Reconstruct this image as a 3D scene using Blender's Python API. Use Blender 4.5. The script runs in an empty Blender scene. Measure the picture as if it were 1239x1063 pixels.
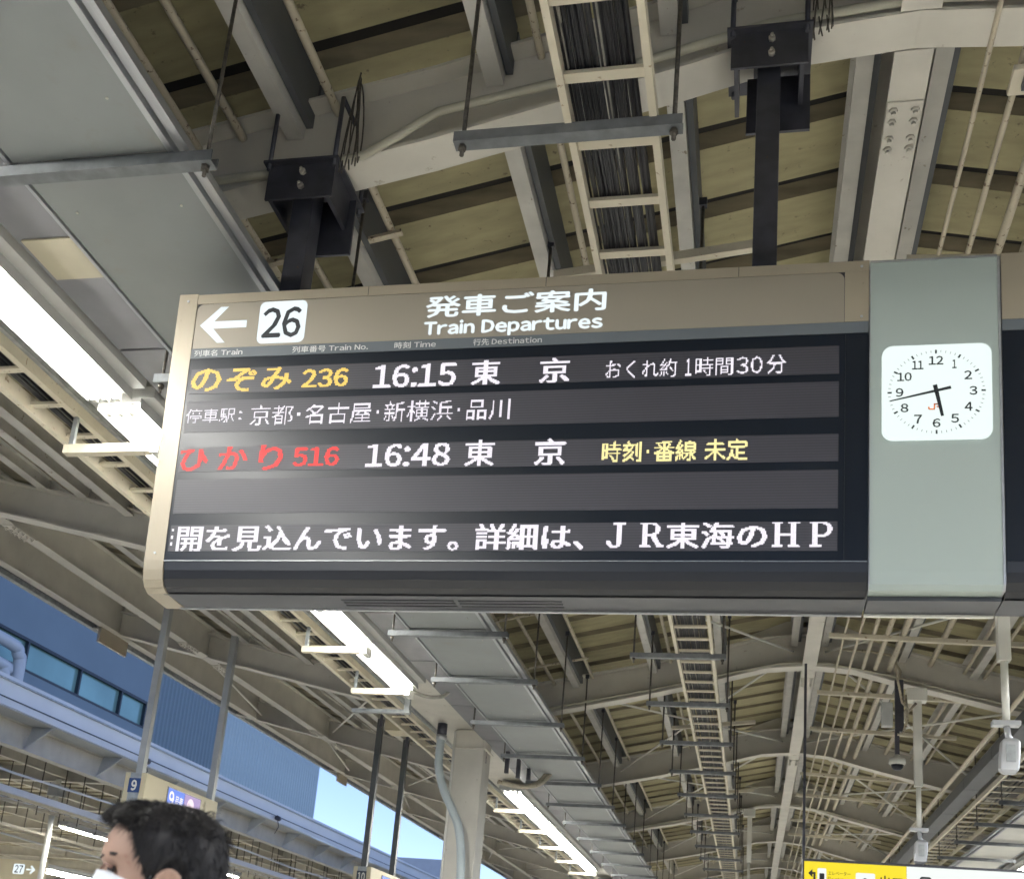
import bpy, bmesh, math, random
from mathutils import Vector, Matrix
random.seed(7)
R = math.radians
sc = bpy.context.scene
COL = sc.collection
FLOOR = -1.5                      # the camera is the origin while building; everything is lifted by 1.5 m at the end

# ---------------------------------------------------------------- camera, sky, sun, exposure
cam = bpy.data.cameras.new('camera'); camo = bpy.data.objects.new('camera', cam); COL.objects.link(camo)
cam.sensor_fit = 'HORIZONTAL'; cam.sensor_width = 36; cam.lens = 36 * 1378.76 / 1239
cam.shift_y = (825.97 - 531.5) / 1239; cam.dof.use_dof = True; cam.dof.focus_distance = 6.5; cam.dof.aperture_fstop = 6.5; cam.clip_start = 0.05; cam.clip_end = 2000
camo.matrix_world = Matrix(((0.97746496, -0.02354276, 0.20978084, 0), (0.19492827, -0.28077557, -0.93977021, 0),
                            (0.08102612, 0.95948466, -0.26985913, 0), (0, 0, 0, 1)))
sc.camera = camo
w = bpy.data.worlds.new('World'); sc.world = w; w.use_nodes = True
nt = w.node_tree; bg = nt.nodes['Background']; sky = nt.nodes.new('ShaderNodeTexSky')
sky.sky_type = 'NISHITA'; sky.sun_disc = False; sky.sun_elevation = R(14); sky.sun_rotation = R(-75)
sky.air_density = 0.6; sky.dust_density = 0.0; 
tint = nt.nodes.new('ShaderNodeMix'); tint.data_type = 'RGBA'; tint.blend_type = 'MULTIPLY'; tint.inputs[0].default_value = 1
nt.links.new(sky.outputs[0], tint.inputs[6]); tint.inputs[7].default_value = (.99, .935, 1.12, 1); nt.links.new(tint.outputs[2], bg.inputs[0]); bg.inputs[1].default_value = 0.145
sun = bpy.data.lights.new('sun', 'SUN'); suno = bpy.data.objects.new('sun', sun); COL.objects.link(suno)
sun.energy = 0.5; sun.angle = R(15); sun.color = (1, .93, .85)
sd = Vector((math.sin(R(-75)) * math.cos(R(14)), math.cos(R(-75)) * math.cos(R(14)), math.sin(R(14))))
suno.rotation_euler = sd.to_track_quat('Z', 'Y').to_euler()
sc.view_settings.view_transform = 'Standard'; sc.view_settings.look = 'None'
sc.view_settings.gamma = 1; sc.view_settings.use_curve_mapping = False; sc.view_settings.exposure = 0.85
TUBE = 62.0                       # emission of the fluorescent tubes
sc.cycles.use_denoising = True
sc.cycles.max_bounces = 8; sc.cycles.diffuse_bounces = 5

# ---------------------------------------------------------------- materials
MATS = {}
def mat(name, c, rough=.6, metal=0, var=.12, scale=6, bump=0, spots=None, emit=None, es=0, stretch=None, spec=.5):
    if name in MATS: return MATS[name]
    m = bpy.data.materials.new(name); m.use_nodes = True; n = m.node_tree; b = n.nodes['Principled BSDF']
    b.inputs['Roughness'].default_value = rough; b.inputs['Metallic'].default_value = metal
    b.inputs['Specular IOR Level'].default_value = spec
    tc = n.nodes.new('ShaderNodeTexCoord'); mp = n.nodes.new('ShaderNodeMapping'); n.links.new(tc.outputs['Object'], mp.inputs[0])
    if stretch: mp.inputs['Scale'].default_value = stretch
    nz = n.nodes.new('ShaderNodeTexNoise'); nz.inputs['Scale'].default_value = scale; nz.inputs['Detail'].default_value = 6
    n.links.new(mp.outputs[0], nz.inputs['Vector'])
    rp = n.nodes.new('ShaderNodeValToRGB'); n.links.new(nz.outputs[0], rp.inputs[0])
    rp.color_ramp.elements[0].position = .3; rp.color_ramp.elements[1].position = .7
    rp.color_ramp.elements[0].color = [x * (1 - var) for x in c] + [1]; rp.color_ramp.elements[1].color = [min(1, x * (1 + var)) for x in c] + [1]
    out = rp.outputs[0]
    if spots:
        sc_, lo, hi, col = spots
        n2 = n.nodes.new('ShaderNodeTexNoise'); n2.inputs['Scale'].default_value = sc_; n2.inputs['Detail'].default_value = 5; n2.inputs['Roughness'].default_value = .65
        n.links.new(tc.outputs['Object'], n2.inputs['Vector'])
        r2 = n.nodes.new('ShaderNodeMapRange'); r2.inputs[1].default_value = lo; r2.inputs[2].default_value = hi; n.links.new(n2.outputs[0], r2.inputs[0])
        mx = n.nodes.new('ShaderNodeMix'); mx.data_type = 'RGBA'; n.links.new(r2.outputs[0], mx.inputs[0]); n.links.new(out, mx.inputs[6]); mx.inputs[7].default_value = list(col) + [1]
        out = mx.outputs[2]
    n.links.new(out, b.inputs['Base Color'])
    if bump:
        bp = n.nodes.new('ShaderNodeBump'); bp.inputs['Strength'].default_value = bump; bp.inputs['Distance'].default_value = .01
        n.links.new(nz.outputs[0], bp.inputs['Height']); n.links.new(bp.outputs[0], b.inputs['Normal'])
    if emit:
        b.inputs['Emission Color'].default_value = list(emit) + [1]; b.inputs['Emission Strength'].default_value = es
    MATS[name] = m; return m
rust = (.10, .06, .035)
M_beam = mat('beam_paint', (.50, .475, .41), .5, var=.09, scale=3, spots=(9, .66, .74, (.28, .24, .18)), bump=.05)
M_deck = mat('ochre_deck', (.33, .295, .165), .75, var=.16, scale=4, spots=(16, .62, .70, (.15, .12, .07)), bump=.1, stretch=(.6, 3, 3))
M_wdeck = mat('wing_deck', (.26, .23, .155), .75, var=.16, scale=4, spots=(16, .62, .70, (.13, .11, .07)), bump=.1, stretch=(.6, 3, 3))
M_conduit = mat('smooth_conduit', (.36, .345, .27), .5, var=.08, scale=6)
M_post = mat('dark_grey_post', (.10, .105, .10), .45, .2, var=.12)
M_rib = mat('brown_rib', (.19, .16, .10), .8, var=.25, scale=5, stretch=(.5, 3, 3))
M_groove_shade = mat('black_groove_shade', (.02, .018, .015), .9)  # near-black colour painting the deep shade inside the roof grooves
M_duct = mat('dark_duct', (.075, .08, .085), .5, var=.1, scale=3)
M_purlin = mat('purlin_paint', (.47, .455, .41), .5, var=.12, scale=5, spots=(14, .64, .7, (.2, .16, .11)))
M_pipe = mat('old_cream_pipe', (.44, .39, .29), .55, var=.1, scale=5, spots=(30, .59, .66, rust))
M_ladder = mat('ladder_paint', (.56, .51, .39), .5, var=.08, scale=5, spots=(22, .63, .69, (.25, .18, .11)))
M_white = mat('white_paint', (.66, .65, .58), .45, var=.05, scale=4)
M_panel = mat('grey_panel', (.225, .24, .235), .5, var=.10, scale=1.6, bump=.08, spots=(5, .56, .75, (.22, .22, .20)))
M_panelside = mat('grey_panel_side', (.17, .17, .18), .55, var=.12, scale=3)
M_alu = mat('aluminium', (.42, .43, .44), .35, .7, var=.12, scale=8, stretch=(4, .3, 4))
M_galv = mat('galvanised_steel', (.34, .36, .36), .5, .5, var=.2, scale=14)
M_dark = mat('dark_steel', (.055, .056, .068), .42, .3, var=.25, scale=9, spots=(30, .70, .74, rust))
M_rod = mat('threaded_rod', (.09, .08, .065), .5, .5, var=.4, scale=60)
M_cable = mat('black_cable', (.018, .018, .02), .45, var=.4, scale=12)
M_cable2 = mat('grey_cable', (.22, .21, .18), .5, var=.3, scale=12)
M_bolt = mat('bolt_steel', (.5, .47, .40), .35, .5, var=.1, scale=30)
M_beige = mat('sign_beige', (.33, .285, .21), .38, .15, var=.04, scale=3, bump=.02, spots=(50, .68, .74, (.22, .19, .14)))
M_beige2 = mat('sign_header_beige', (.285, .252, .198), .42, .1, var=.02, scale=2)
M_band = mat('sign_grey_band', (.11, .125, .135), .5, var=.04, scale=3)
M_glass = mat('black_glass', (.007, .010, .016), .28, var=.1, scale=3, spec=.35)
M_bezel = mat('bezel_black', (.014, .015, .018), .3, var=.1, scale=3)
M_under = mat('sign_underside', (.07, .073, .078), .4, .3, var=.08, scale=5)
M_floor = mat('platform_tiles', (.62, .60, .55), .5, var=.1, scale=1.2)
M_track = mat('track_bed', (.20, .19, .175), .9, var=.3, scale=8)
M_house = mat('lamp_housing_grey', (.38, .38, .36), .5, var=.04, scale=4)
M_tape = mat('beige_tape', (.37, .335, .24), .6, var=.05, scale=4)
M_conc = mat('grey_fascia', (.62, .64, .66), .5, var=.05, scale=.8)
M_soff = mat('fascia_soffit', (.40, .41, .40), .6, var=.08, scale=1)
M_bld = mat('blue_grey_cladding', (.20, .265, .31), .55, var=.05, scale=.25)
M_bld2 = mat('ribbed_cladding_dark', (.20, .27, .31), .5, var=.06, scale=.3)
M_bld3 = mat('ribbed_cladding_light', (.50, .60, .62), .5, var=.05, scale=.3)
M_frame = mat('window_frame_dark', (.02, .03, .045), .4, var=.1, scale=3)
M_wglass = mat('teal_window_glass', (.28, .46, .42), .15, .35, var=.2, scale=.15)
M_cream = mat('cream_sign_box', (.52, .46, .31), .5, var=.03, scale=2)
def emis(name, c, s):      # strengths are written for exposure 0
    return mat(name, (.02, .02, .02), .6, var=0, emit=c, es=s / 1.8)
E_tube = emis('fluorescent_tube', (1, .985, .93), TUBE * 1.8)
E_white = emis('led_white', (.96, .91, 1.0), 1.2)
E_amber = emis('led_amber', (1, .66, .12), 1.25)
E_red = emis('led_red', (1, .035, .03), 1.35)
E_yel = emis('led_pale_yellow', (1, .88, .38), 1.3)
E_hdr = emis('backlit_white', (.86, .96, 1), 1.05)
E_face = emis('clock_face_light', (.84, .95, .92), 1.05)
M_ink = mat('black_ink', (.012, .016, .018), .6, var=0)
M_cap = mat('caption_white', (.62, .62, .60), .6, var=0)

def led_panel():
    m = mat('led_matrix_panel', (.045, .043, .052), .45, var=.08, scale=2)
    n = m.node_tree; b = n.nodes['Principled BSDF']
    tc = n.nodes.new('ShaderNodeTexCoord'); wv = n.nodes.new('ShaderNodeTexWave'); wv.bands_direction = 'Z'; wv.inputs['Scale'].default_value = 28
    wv.inputs['Distortion'].default_value = 0
    n.links.new(tc.outputs['Object'], wv.inputs['Vector'])
    r = n.nodes.new('ShaderNodeMapRange'); r.inputs[3].default_value = .8; r.inputs[4].default_value = 1.15; n.links.new(wv.outputs['Fac'], r.inputs[0])
    mx = n.nodes.new('ShaderNodeMix'); mx.data_type = 'RGBA'; mx.blend_type = 'MULTIPLY'; mx.inputs[0].default_value = 1
    old = b.inputs['Base Color'].links[0].from_socket; n.links.new(old, mx.inputs[6]); n.links.new(r.outputs[0], mx.inputs[7]); n.links.new(mx.outputs[2], b.inputs['Base Color'])
    return m
M_led = led_panel()

# ---------------------------------------------------------------- builders
def root_loc(p):
    v = Vector((0, 0, 0))
    while p: v += Vector(p.location); p = p.parent
    return v
def tag(o, label=None, cat=None, group=None, kind=None):
    if label: o['label'] = label
    if cat: o['category'] = cat
    if group: o['group'] = group
    if kind: o['kind'] = kind
    return o
def thing(name, loc, label, cat, group=None):
    o = bpy.data.objects.new(name, None); COL.objects.link(o); o.location = loc; o.empty_display_size = .1
    return tag(o, label, cat, group)
class MB:
    def __init__(s): s.v = []; s.f = []; s.smooth = []
    def add(s, vs, fs, sm=False):
        k = len(s.v); s.v += [tuple(v) for v in vs]
        for f in fs: s.f.append([k + i for i in f]); s.smooth.append(sm)
        return s
    def rings(s, rings, cap=True, closed=True, sm=False):
        n = len(rings[0]); vs = [v for r in rings for v in r]; fs = []
        for i in range(len(rings) - 1):
            for j in range(n if closed else n - 1):
                a = i * n + j; b = i * n + (j + 1) % n
                fs.append([a, b, b + n, a + n])
        s.add(vs, fs, sm)
        if cap and closed:
            k = len(s.v) - len(vs)
            s.f.append([k + j for j in range(n)][::-1]); s.smooth.append(False)
            s.f.append([k + (len(rings) - 1) * n + j for j in range(n)]); s.smooth.append(False)
        return s
    def box(s, x0, x1, y0, y1, z0, z1):
        return s.rings([[(x0, y0, z), (x1, y0, z), (x1, y1, z), (x0, y1, z)] for z in (z0, z1)])
    def bar(s, p, q, w_, h_, up=(0, 0, 1)):
        p = Vector(p); q = Vector(q); d = (q - p).normalized(); a = d.cross(Vector(up))
        if a.length < 1e-4: a = d.cross(Vector((0, 1, 0)))
        a.normalize(); b = a.cross(d).normalized()
        a = a * w_ / 2; b = b * h_ / 2
        return s.rings([[c - a - b, c + a - b, c + a + b, c - a + b] for c in (p, q)])
    def tube(s, pts, r, n=8, cap=True):
        pts = [Vector(p) for p in pts]; out = []; prev = None
        for i, p in enumerate(pts):
            d = (pts[min(i + 1, len(pts) - 1)] - pts[max(i - 1, 0)]).normalized()
            a = prev - d * prev.dot(d) if prev else d.cross(Vector((0.3, 0.2, 1)))
            if a.length < 1e-4: a = d.cross(Vector((1, 0, 0)))
            a.normalize(); prev = a; b = d.cross(a)
            rr = r[i] if isinstance(r, (list, tuple)) else r
            out.append([p + a * rr * math.cos(t * 2 * math.pi / n) + b * rr * math.sin(t * 2 * math.pi / n) for t in range(n)])
        return s.rings(out, cap, True, True)
    def build(s, name, m, parent=None, label=None, kind=None, bevel=0):
        o0 = root_loc(parent)
        me = bpy.data.meshes.new(name); me.from_pydata([(v[0] - o0.x, v[1] - o0.y, v[2] - o0.z) for v in s.v], [], s.f)
        me.polygons.foreach_set('use_smooth', s.smooth)
        bm = bmesh.new(); bm.from_mesh(me); bmesh.ops.recalc_face_normals(bm, faces=bm.faces); bm.to_mesh(me); bm.free()
        me.materials.append(m); me.update()
        o = bpy.data.objects.new(name, me); COL.objects.link(o)
        if parent: o.parent = parent
        if label: o['label'] = label
        if kind: o['kind'] = kind
        if bevel:
            b = o.modifiers.new('bevel', 'BEVEL'); b.width = bevel; b.segments = 2; b.limit_method = 'ANGLE'
        return o
def centre_origin(o):
    "a top-level mesh gets its origin at its own base"
    me = o.data; xs = [v.co.x for v in me.vertices]; ys = [v.co.y for v in me.vertices]; zs = [v.co.z for v in me.vertices]
    c = Vector(((min(xs) + max(xs)) / 2, (min(ys) + max(ys)) / 2, min(zs)))
    me.transform(Matrix.Translation(-c)); o.location = c; return o
def copy_child(src, parent, off=(0, 0, 0)):
    c = src.copy(); COL.objects.link(c); c.parent = parent; c.location = Vector(src.location) + Vector(off)
    for g in src.children:
        d = g.copy(); COL.objects.link(d); d.parent = c
    return c
def copy_tree(o, parent=None):
    kids = list(o.children); c = o.copy(); COL.objects.link(c)
    if parent: c.parent = parent
    for ch in kids: copy_tree(ch, c)
    return c
def interp(t, x):
    if x <= t[0][0]: return t[0][1]
    for (a, fa), (b, fb) in zip(t, t[1:]):
        if x <= b: return fa + (fb - fa) * (x - a) / (b - a)
    return t[-1][1]

# ---------------------------------------------------------------- setting: floor, tracks
def slab(name, x0, x1, y0, y1, z0, z1, m):
    o = MB().box(x0, x1, y0, y1, z0, z1).build(name, m); tag(o, kind='structure'); return o
slab('platform_floor', -8.6, 9.9, -60, 130, FLOOR - 1.2, FLOOR, M_floor)
slab('track_bed', -13.6, -8.6, -60, 130, FLOOR - 1.6, FLOOR - 1.2, M_track)
slab('track_bed', 9.9, 18, -60, 130, FLOOR - 1.6, FLOOR - 1.2, M_track)
slab('platform_floor', -53, -13.6, -60, 130, FLOOR - 1.2, FLOOR, M_floor)
slab('ground', -700, 700, -300, 1200, FLOOR - 2.6, FLOOR - 1.6, M_track)

# ---------------------------------------------------------------- the canopy over this platform
RX = .65                                            # ridge
PROF = [(-3.55, 3.53), (-2.7, 3.70), (-1.6, 3.93), (-1.0, 4.08), (-.4, 4.23), (.1, 4.37), (.65, 4.42)]
def zbot(x): return interp(PROF, x if x <= RX else 2 * RX - x)
def zdeck(x): return 4.45 + .215 * ((x if x <= RX else 2 * RX - x) + 2.35)
def wbot(x): return 2.67 + .222 * abs(x)
def wdeck(x): return wbot(x) + .50
BEAMS = [-10.4, -5.4, -.5, 4.42, 9.40, 14.36, 19.3, 24.25, 29.2, 34.15, 39.1, 44.05, 49.0, 54, 59, 64, 69, 74, 79]
canopy = thing('station_canopy', (RX, 4.42, FLOOR), 'cream steel platform canopy with ochre ribbed roof and deep cross beams overhead', 'canopy')
def ibeam_x(xs, zb, ht, y, fw, parent, name='cross_beam'):
    m = MB(); tf = .018
    for (w0, z0, z1) in ((fw, 0, tf), (fw, ht - tf, ht)):
        m.rings([[(x, y - w0 / 2, zb(x) + z0), (x, y + w0 / 2, zb(x) + z0), (x, y + w0 / 2, zb(x) + z1), (x, y - w0 / 2, zb(x) + z1)] for x in xs])
    m.rings([[(x, y - .008, zb(x) + tf + .001), (x, y + .008, zb(x) + tf + .001), (x, y + .008, zb(x) + ht - tf - .001), (x, y - .008, zb(x) + ht - tf - .001)] for x in xs])
    return m.build(name, M_beam, parent)
def ibeam_y(x, y0, y1, zb, ht, fw, parent, name, m_=None, tf=.014):
    m = MB(); m.box(x - fw / 2, x + fw / 2, y0, y1, zb, zb + tf); m.box(x - fw / 2, x + fw / 2, y0, y1, zb + ht - tf, zb + ht)
    m.box(x - .007, x + .007, y0, y1, zb + tf + .001, zb + ht - tf - .001); return m.build(name, m_ or M_beam, parent)
xs = [-3.52, -3.1, -2.7, -2.15, -1.6, -1.0, -.4, .1, .4, .645]
xc = xs + [2 * RX - x for x in xs[::-1]]
cb = wb = None
for y in BEAMS:
    if cb is None:
        cb = ibeam_x(xc, zbot, .44, y, .21, canopy)
        wb = ibeam_x([-9.6, -8, -6.5, -5, -3.98], wbot, .36, y, .18, canopy)
        wb2 = ibeam_x([5.3, 6.3, 7.8, 9.3, 10.9], lambda x: wbot(2 * RX - x), .36, y, .18, canopy)
        y0 = y
    else:
        for s in (cb, wb, wb2): copy_child(s, canopy, (0, y - y0, 0))
# gusset plates at ridge
for y in BEAMS[3:10]:
    m = MB()
    for s in (-1, 1):
        p = [(RX + s * .10, zbot(RX) + .43), (RX + s * .10, zbot(RX) + .66), (RX + s * .18, zbot(RX) + .66), (RX + s * .85, zbot(RX) + .38)]
        m.rings([[(a, yy, b) for a, b in p] for yy in (y - .013, y + .013)])
    m.build('gusset_plate', M_beam, canopy)
# longitudinal members between beams
PX = [-2.33, -1.32, -.48, .46]; PX2 = [2 * RX - x for x in PX]
WX = [(-4.75, .2), (-6.10, .2), (-6.60, .14), (-7.08, .14), (-8.5, .14)]
def purlin(x, ya, yb, zb, zt, m_=M_purlin, w_=.075):
    # a lipped C channel, open to the left, white paint, dark inside
    m = MB(); m.box(x - w_ / 2, x + w_ / 2, ya, yb, zb, zb + .008); m.box(x + w_ / 2 - .008, x + w_ / 2, ya, yb, zb + .009, zt - .01)
    m.box(x - w_ / 2, x + w_ / 2 - .009, ya, yb, zt - .018, zt - .01); m.box(x - w_ / 2, x - w_ / 2 + .008, ya, yb, zb + .009, zb + .03)
    return m
first = {}
for i in range(len(BEAMS) - 1):
    ya, yb = BEAMS[i] + .013, BEAMS[i + 1] - .013
    for x in PX + PX2:
        zt = zdeck(x) - .004; zb = zbot(x) + .30
        purlin(x, ya, yb, zb, zt, w_=.088).build('purlin', M_purlin, canopy)
        if i < 8:      # darker twin channel lying beside it, with conduit
            MB().box(x + .05, x + .085, ya, yb, zb + .06, zt - .02).build('purlin_angle', M_duct, canopy)
    ibeam_y(RX, ya + .1, yb - .1, zbot(RX) - .004, .60, .175, canopy, 'ridge_girder')
    for s in (0, 1):
        f = (lambda x: x) if s == 0 else (lambda x: 2 * RX - x)
        for x, h in WX:
            ibeam_y(f(x), ya, yb, wbot(x) + .49 - h, h, .10, canopy, 'purlin', M_purlin, tf=.01)
        ibeam_y(f(-7.69), ya, yb, wbot(-7.69), .44, .14, canopy, 'edge_girder')
        ibeam_y(f(-9.14), ya, yb, wbot(-9.14), .46, .14, canopy, 'edge_girder')
for s in (0, 1):
    f = (lambda x: x) if s == 0 else (lambda x: 2 * RX - x)
    a, b = sorted((f(-9.52), f(-9.60)))
    MB().box(a, b, BEAMS[0], BEAMS[-1], wbot(-9.5) + .0, wdeck(-9.5) + .1).build('eave_fascia', M_galv, canopy)
    a, b = sorted((f(-9.30), f(-9.51)))
    MB().box(a, b, BEAMS[0], BEAMS[-1], wbot(-9.5) + .06, wbot(-9.5) + .10).build('eave_gutter', M_dark, canopy)
# bolted splice plates under the ridge girder
bolt = None
for y in BEAMS[3:7]:
    yy = y + .42
    MB().box(RX - .084, RX + .084, yy, yy + .36, zbot(RX) - .014, zbot(RX) - .006).build('splice_plate', M_beam, canopy)
    for j in range(4):
        for s in (-1, 1):
            p = (RX + s * .052, yy + (.05, .125, .24, .315)[j], zbot(RX) - .014)
            if bolt is None:
                m = MB(); m.tube([p, (p[0], p[1], p[2] - .014)], .021, 6); m.tube([(p[0], p[1], p[2] - .014), (p[0], p[1], p[2] - .03)], .011, 6)
                bolt = m.build('bolt', M_beam, canopy); bp = Vector(p)
            else: copy_child(bolt, canopy, Vector(p) - bp)
# bolted flange splices of the outer girder on the left wing
for y in BEAMS[4:8]:
    for yy in (y - .75, y + .30):
        MB().box(-7.76, -7.62, yy, yy + .42, wbot(-7.69) - .012, wbot(-7.69) - .001).build('splice_plate', M_beam, canopy)
        for j in range(5):
            for s in (-1, 1): copy_child(bolt, canopy, Vector((-7.69 + s * .045, yy + .05 + .08 * j, wbot(-7.69) - .012)) - bp)
    for dx in (-.75, .75):
        for j in range(4):
            for q in range(2):
                b_ = copy_child(bolt, canopy); x_ = -4.9 + q * .08; z_ = wbot(x_) + .07 + .07 * j
                b_.rotation_euler = (R(-90), 0, 0); v_ = Matrix.Rotation(R(-90), 3, 'X') @ (bp - Vector(canopy.location)); b_.location = Vector((x_, y - .009, z_)) - Vector(canopy.location) - v_
        break
# roof panels: one folded sheet per rib, ochre underneath
RIB = .605
def panel_mesh(xa, xb, zf, n=1, parts=None):
    m = MB(); t = .012
    for k in range(n):
        o = k * RIB
        for prof in parts:
            low = [(o + a, b) for a, b in prof]; up = [(o + a, b + t) for a, b in prof]
            m.rings([[(x, a, zf(x) + b) for a, b in low + up[::-1]] for x in (xa, xb)])
    return m
FLAT = [[(0, 0), (.430, 0)]]; GROOVE = [[(.432, 0), (.437, .14), (.515, .14), (.603, .0)]]; SHADE = [[(.490, .072), (.552, .072)]]  # last profile: added black strip, the groove's shade painted in
nind = 38; ystart = 4.39 - 3 * RIB
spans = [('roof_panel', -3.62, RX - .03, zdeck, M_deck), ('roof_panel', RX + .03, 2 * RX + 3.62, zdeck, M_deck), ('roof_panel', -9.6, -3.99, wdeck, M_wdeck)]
def slope(nm, xa, xb, zf, m_, y0, n, far=True):
    src = None
    for k in range(n):
        if src is None:
            src = panel_mesh(xa, xb, zf, 1, FLAT).build(nm, m_, canopy); src.location.y += y0
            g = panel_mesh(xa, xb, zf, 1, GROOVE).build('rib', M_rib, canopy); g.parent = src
            g = panel_mesh(xa, xb, zf, 1, SHADE).build('shade_strip', M_groove_shade, canopy); g.parent = src
        else: copy_child(src, canopy, (0, k * RIB, 0))
    return src
def slope_stuff(nm, xa, xb, zf, m_, y0, n):
    for q, (pp_, mm) in enumerate(((FLAT, m_), (GROOVE, M_rib), (SHADE, M_groove_shade))):
        o = panel_mesh(xa, xb, zf, n, pp_).build([nm, nm.replace('panels', 'ribs'), nm.replace('panels', 'shade_strips')][q], mm, canopy, kind='stuff'); o.location.y += y0
for nm, xa, xb, zf, m_ in spans:
    slope(nm, xa, xb, zf, m_, ystart, nind)
    slope_stuff('far_roof_panels', xa, xb, zf, m_, ystart + nind * RIB, int((79 - ystart) / RIB) - nind)
    slope_stuff('near_roof_panels', xa, xb, zf, m_, ystart - 24 * RIB, 24)
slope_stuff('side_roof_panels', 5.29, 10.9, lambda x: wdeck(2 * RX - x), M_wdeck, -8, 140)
for x0 in (RX,):
    MB().box(x0 - .16, x0 + .16, -10, 79, zdeck(RX) + .03, zdeck(RX) + .06).build('ridge_cap', M_dark, canopy)
MB().box(-4.02, -3.5, -10, 79, 4.02, 4.05).build('valley_gutter', M_dark, canopy)
MB().box(2 * RX + 3.5, 2 * RX + 4.02, -10, 79, 4.02, 4.05).build('valley_gutter', M_dark, canopy)
# tie rods in the roof plane
for i in range(4, 10):
    ya, yb = BEAMS[i], BEAMS[i + 1]
    for s in (-1, 1):
        g = (lambda x: x) if s < 0 else (lambda x: 2 * RX - x)
        if i > 4:
            m = MB(); m.tube([(g(.45), ya + .05, 4.62), (g(-2.25), yb - .05, 4.0)], .016, 6)
            m.build('tie_rod', M_white, canopy)
        MB().tube([(g(-2.25), ya + .05, 4.0), (g(.45), yb - .05, 4.62)], .016, 6).build('tie_rod', M_white, canopy)
        if i > 4:
            MB().tube([(g(-7.8), ya + .1, 4.47), (g(-9.0), yb - .1, 4.78)], .016, 6).build('tie_rod', M_white, canopy)
            MB().tube([(g(-5.0), ya + .1, 4.10), (g(-7.55), yb - .1, 4.50)], .016, 6).build('tie_rod', M_white, canopy)
# valley girder and its lip
for s, sx in (('l', lambda x: x), ('r', lambda x: 2 * RX - x)):
    a, b = sorted((sx(-3.96), sx(-3.53)))
    MB().box(a, b, -10, 79, 3.44, 3.95).build('valley_girder', M_beam, canopy)
    a, b = sorted((sx(-4.215), sx(-3.97)))
    MB().box(a, b, -10, 79, 3.47, 3.52).build('valley_girder_lip', M_beam, canopy)
    a, b = sorted((sx(-4.235), sx(-4.205)))
    MB().box(a, b, -10, 79, 3.42, 3.468).build('lip_edge', M_galv, canopy)

# pillars
pcol = None
for k, y in enumerate((-5.4, 14.36, 34.15, 54)):
    for side in (0, 1):
        x0 = -3.88 if side == 0 else 2 * RX + 3.48
        lab = ['cream box steel pillar with white flexible hose carrying the left roof valley'][0]
        labs = {(1, 0): 'cream steel box pillar with number 8 and a grey flexible hose beside it',
                (0, 0): 'cream steel box pillar behind the camera under left roof valley',
                (2, 0): 'distant cream pillar behind the far row of lit lamps'}
        t = thing('steel_pillar', (x0 + .2, y + .2, FLOOR), labs.get((k, side), 'cream steel box pillar farther along the platform'), 'pillar', 'steel pillars along the roof valleys' if (k, side) not in labs else None)
        m = MB().box(x0, x0 + .40, y - .12, y + .30, FLOOR, 3.435); m.build('column', M_beam, t, bevel=.012)
        MB().box(x0 - .06, x0 - .002, y + .0, y + .1, FLOOR, 3.5).build('downpipe', M_white, t)
        MB().box(x0 - .03, x0 + .43, y - .15, y + .33, 3.18, 3.19).build('collar', M_beam, t)
        if (k, side) == (1, 0):
            m8 = t

# ---------------------------------------------------------------- fluorescent lamp rows
def lamp(x, y0, y1, z, label, group=None, w_=.44):
    t = thing('fluorescent_lamp', (x, (y0 + y1) / 2, z), label, 'lamp', group)
    w_ = w_ * .62; tx = w_ * .27
    MB().box(x - w_ / 2 * 1.6, x + w_ / 2 * 1.6, y0, y1, z + .075, z + .15).build('cover', M_house, t)
    MB().box(x - w_ / 2, x + w_ / 2, y0, y1, z + .045, z + .0745).build('housing', M_house, t)
    m = MB()
    for s_ in (-1, 1): m.rings([[(x + s_ * w_ / 2 * a, yy, z + b) for a, b in ((1.0, .0449), (1.03, .0449), (1.06, .004), (1.03, .004))] for yy in (y0, y1)])
    m.build('light_shields', M_house, t)  # skirts added to keep direct tube light off roof and ladder
    n = max(1, round((y1 - y0) / 1.5)); L_ = (y1 - y0) / n
    for k in range(n):
        for dx in (-tx, 0, tx):
            m = MB(); m.tube([(x + dx, y0 + k * L_ + .06, z), (x + dx, y0 + (k + 1) * L_ - .06, z)], .022, 8); m.build('tube', E_tube, t)
            for yy in (y0 + k * L_ + .02, y0 + (k + 1) * L_ - .06): MB().box(x + dx - .016, x + dx + .016, yy, yy + .038, z - .02, z + .044).build('tube_holder', M_white, t)
    return t
LX = -3.75; LZ = 3.2
lamp(LX, -6.5, -.8, LZ, 'fluorescent lamp behind the camera on the left girder')
lamp(LX, -.7, 5.36, LZ, 'bright long fluorescent lamp at the left edge, its end left of the departure board')
lamp(LX, 5.46, 11.5, LZ, 'bright long fluorescent lamp that emerges below the departure board before the pillar')
lamp(LX, 17.5, 27.3, LZ, 'bright fluorescent lamp in the distance, past the pillar with the grey hose')
lamp(LX, 30, 40, LZ, 'farthest fluorescent lamp under the left valley girder')
RL = 'fluorescent lamps under the right valley girder'
for a, b in ((-6.5, -.8), (-.7, 5.3), (5.4, 11.5), (17.5, 27.3), (30, 40)):
    lamp(2 * RX - LX, a, b, LZ, 'fluorescent lamp under the right valley girder, outside the frame', RL)

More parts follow.
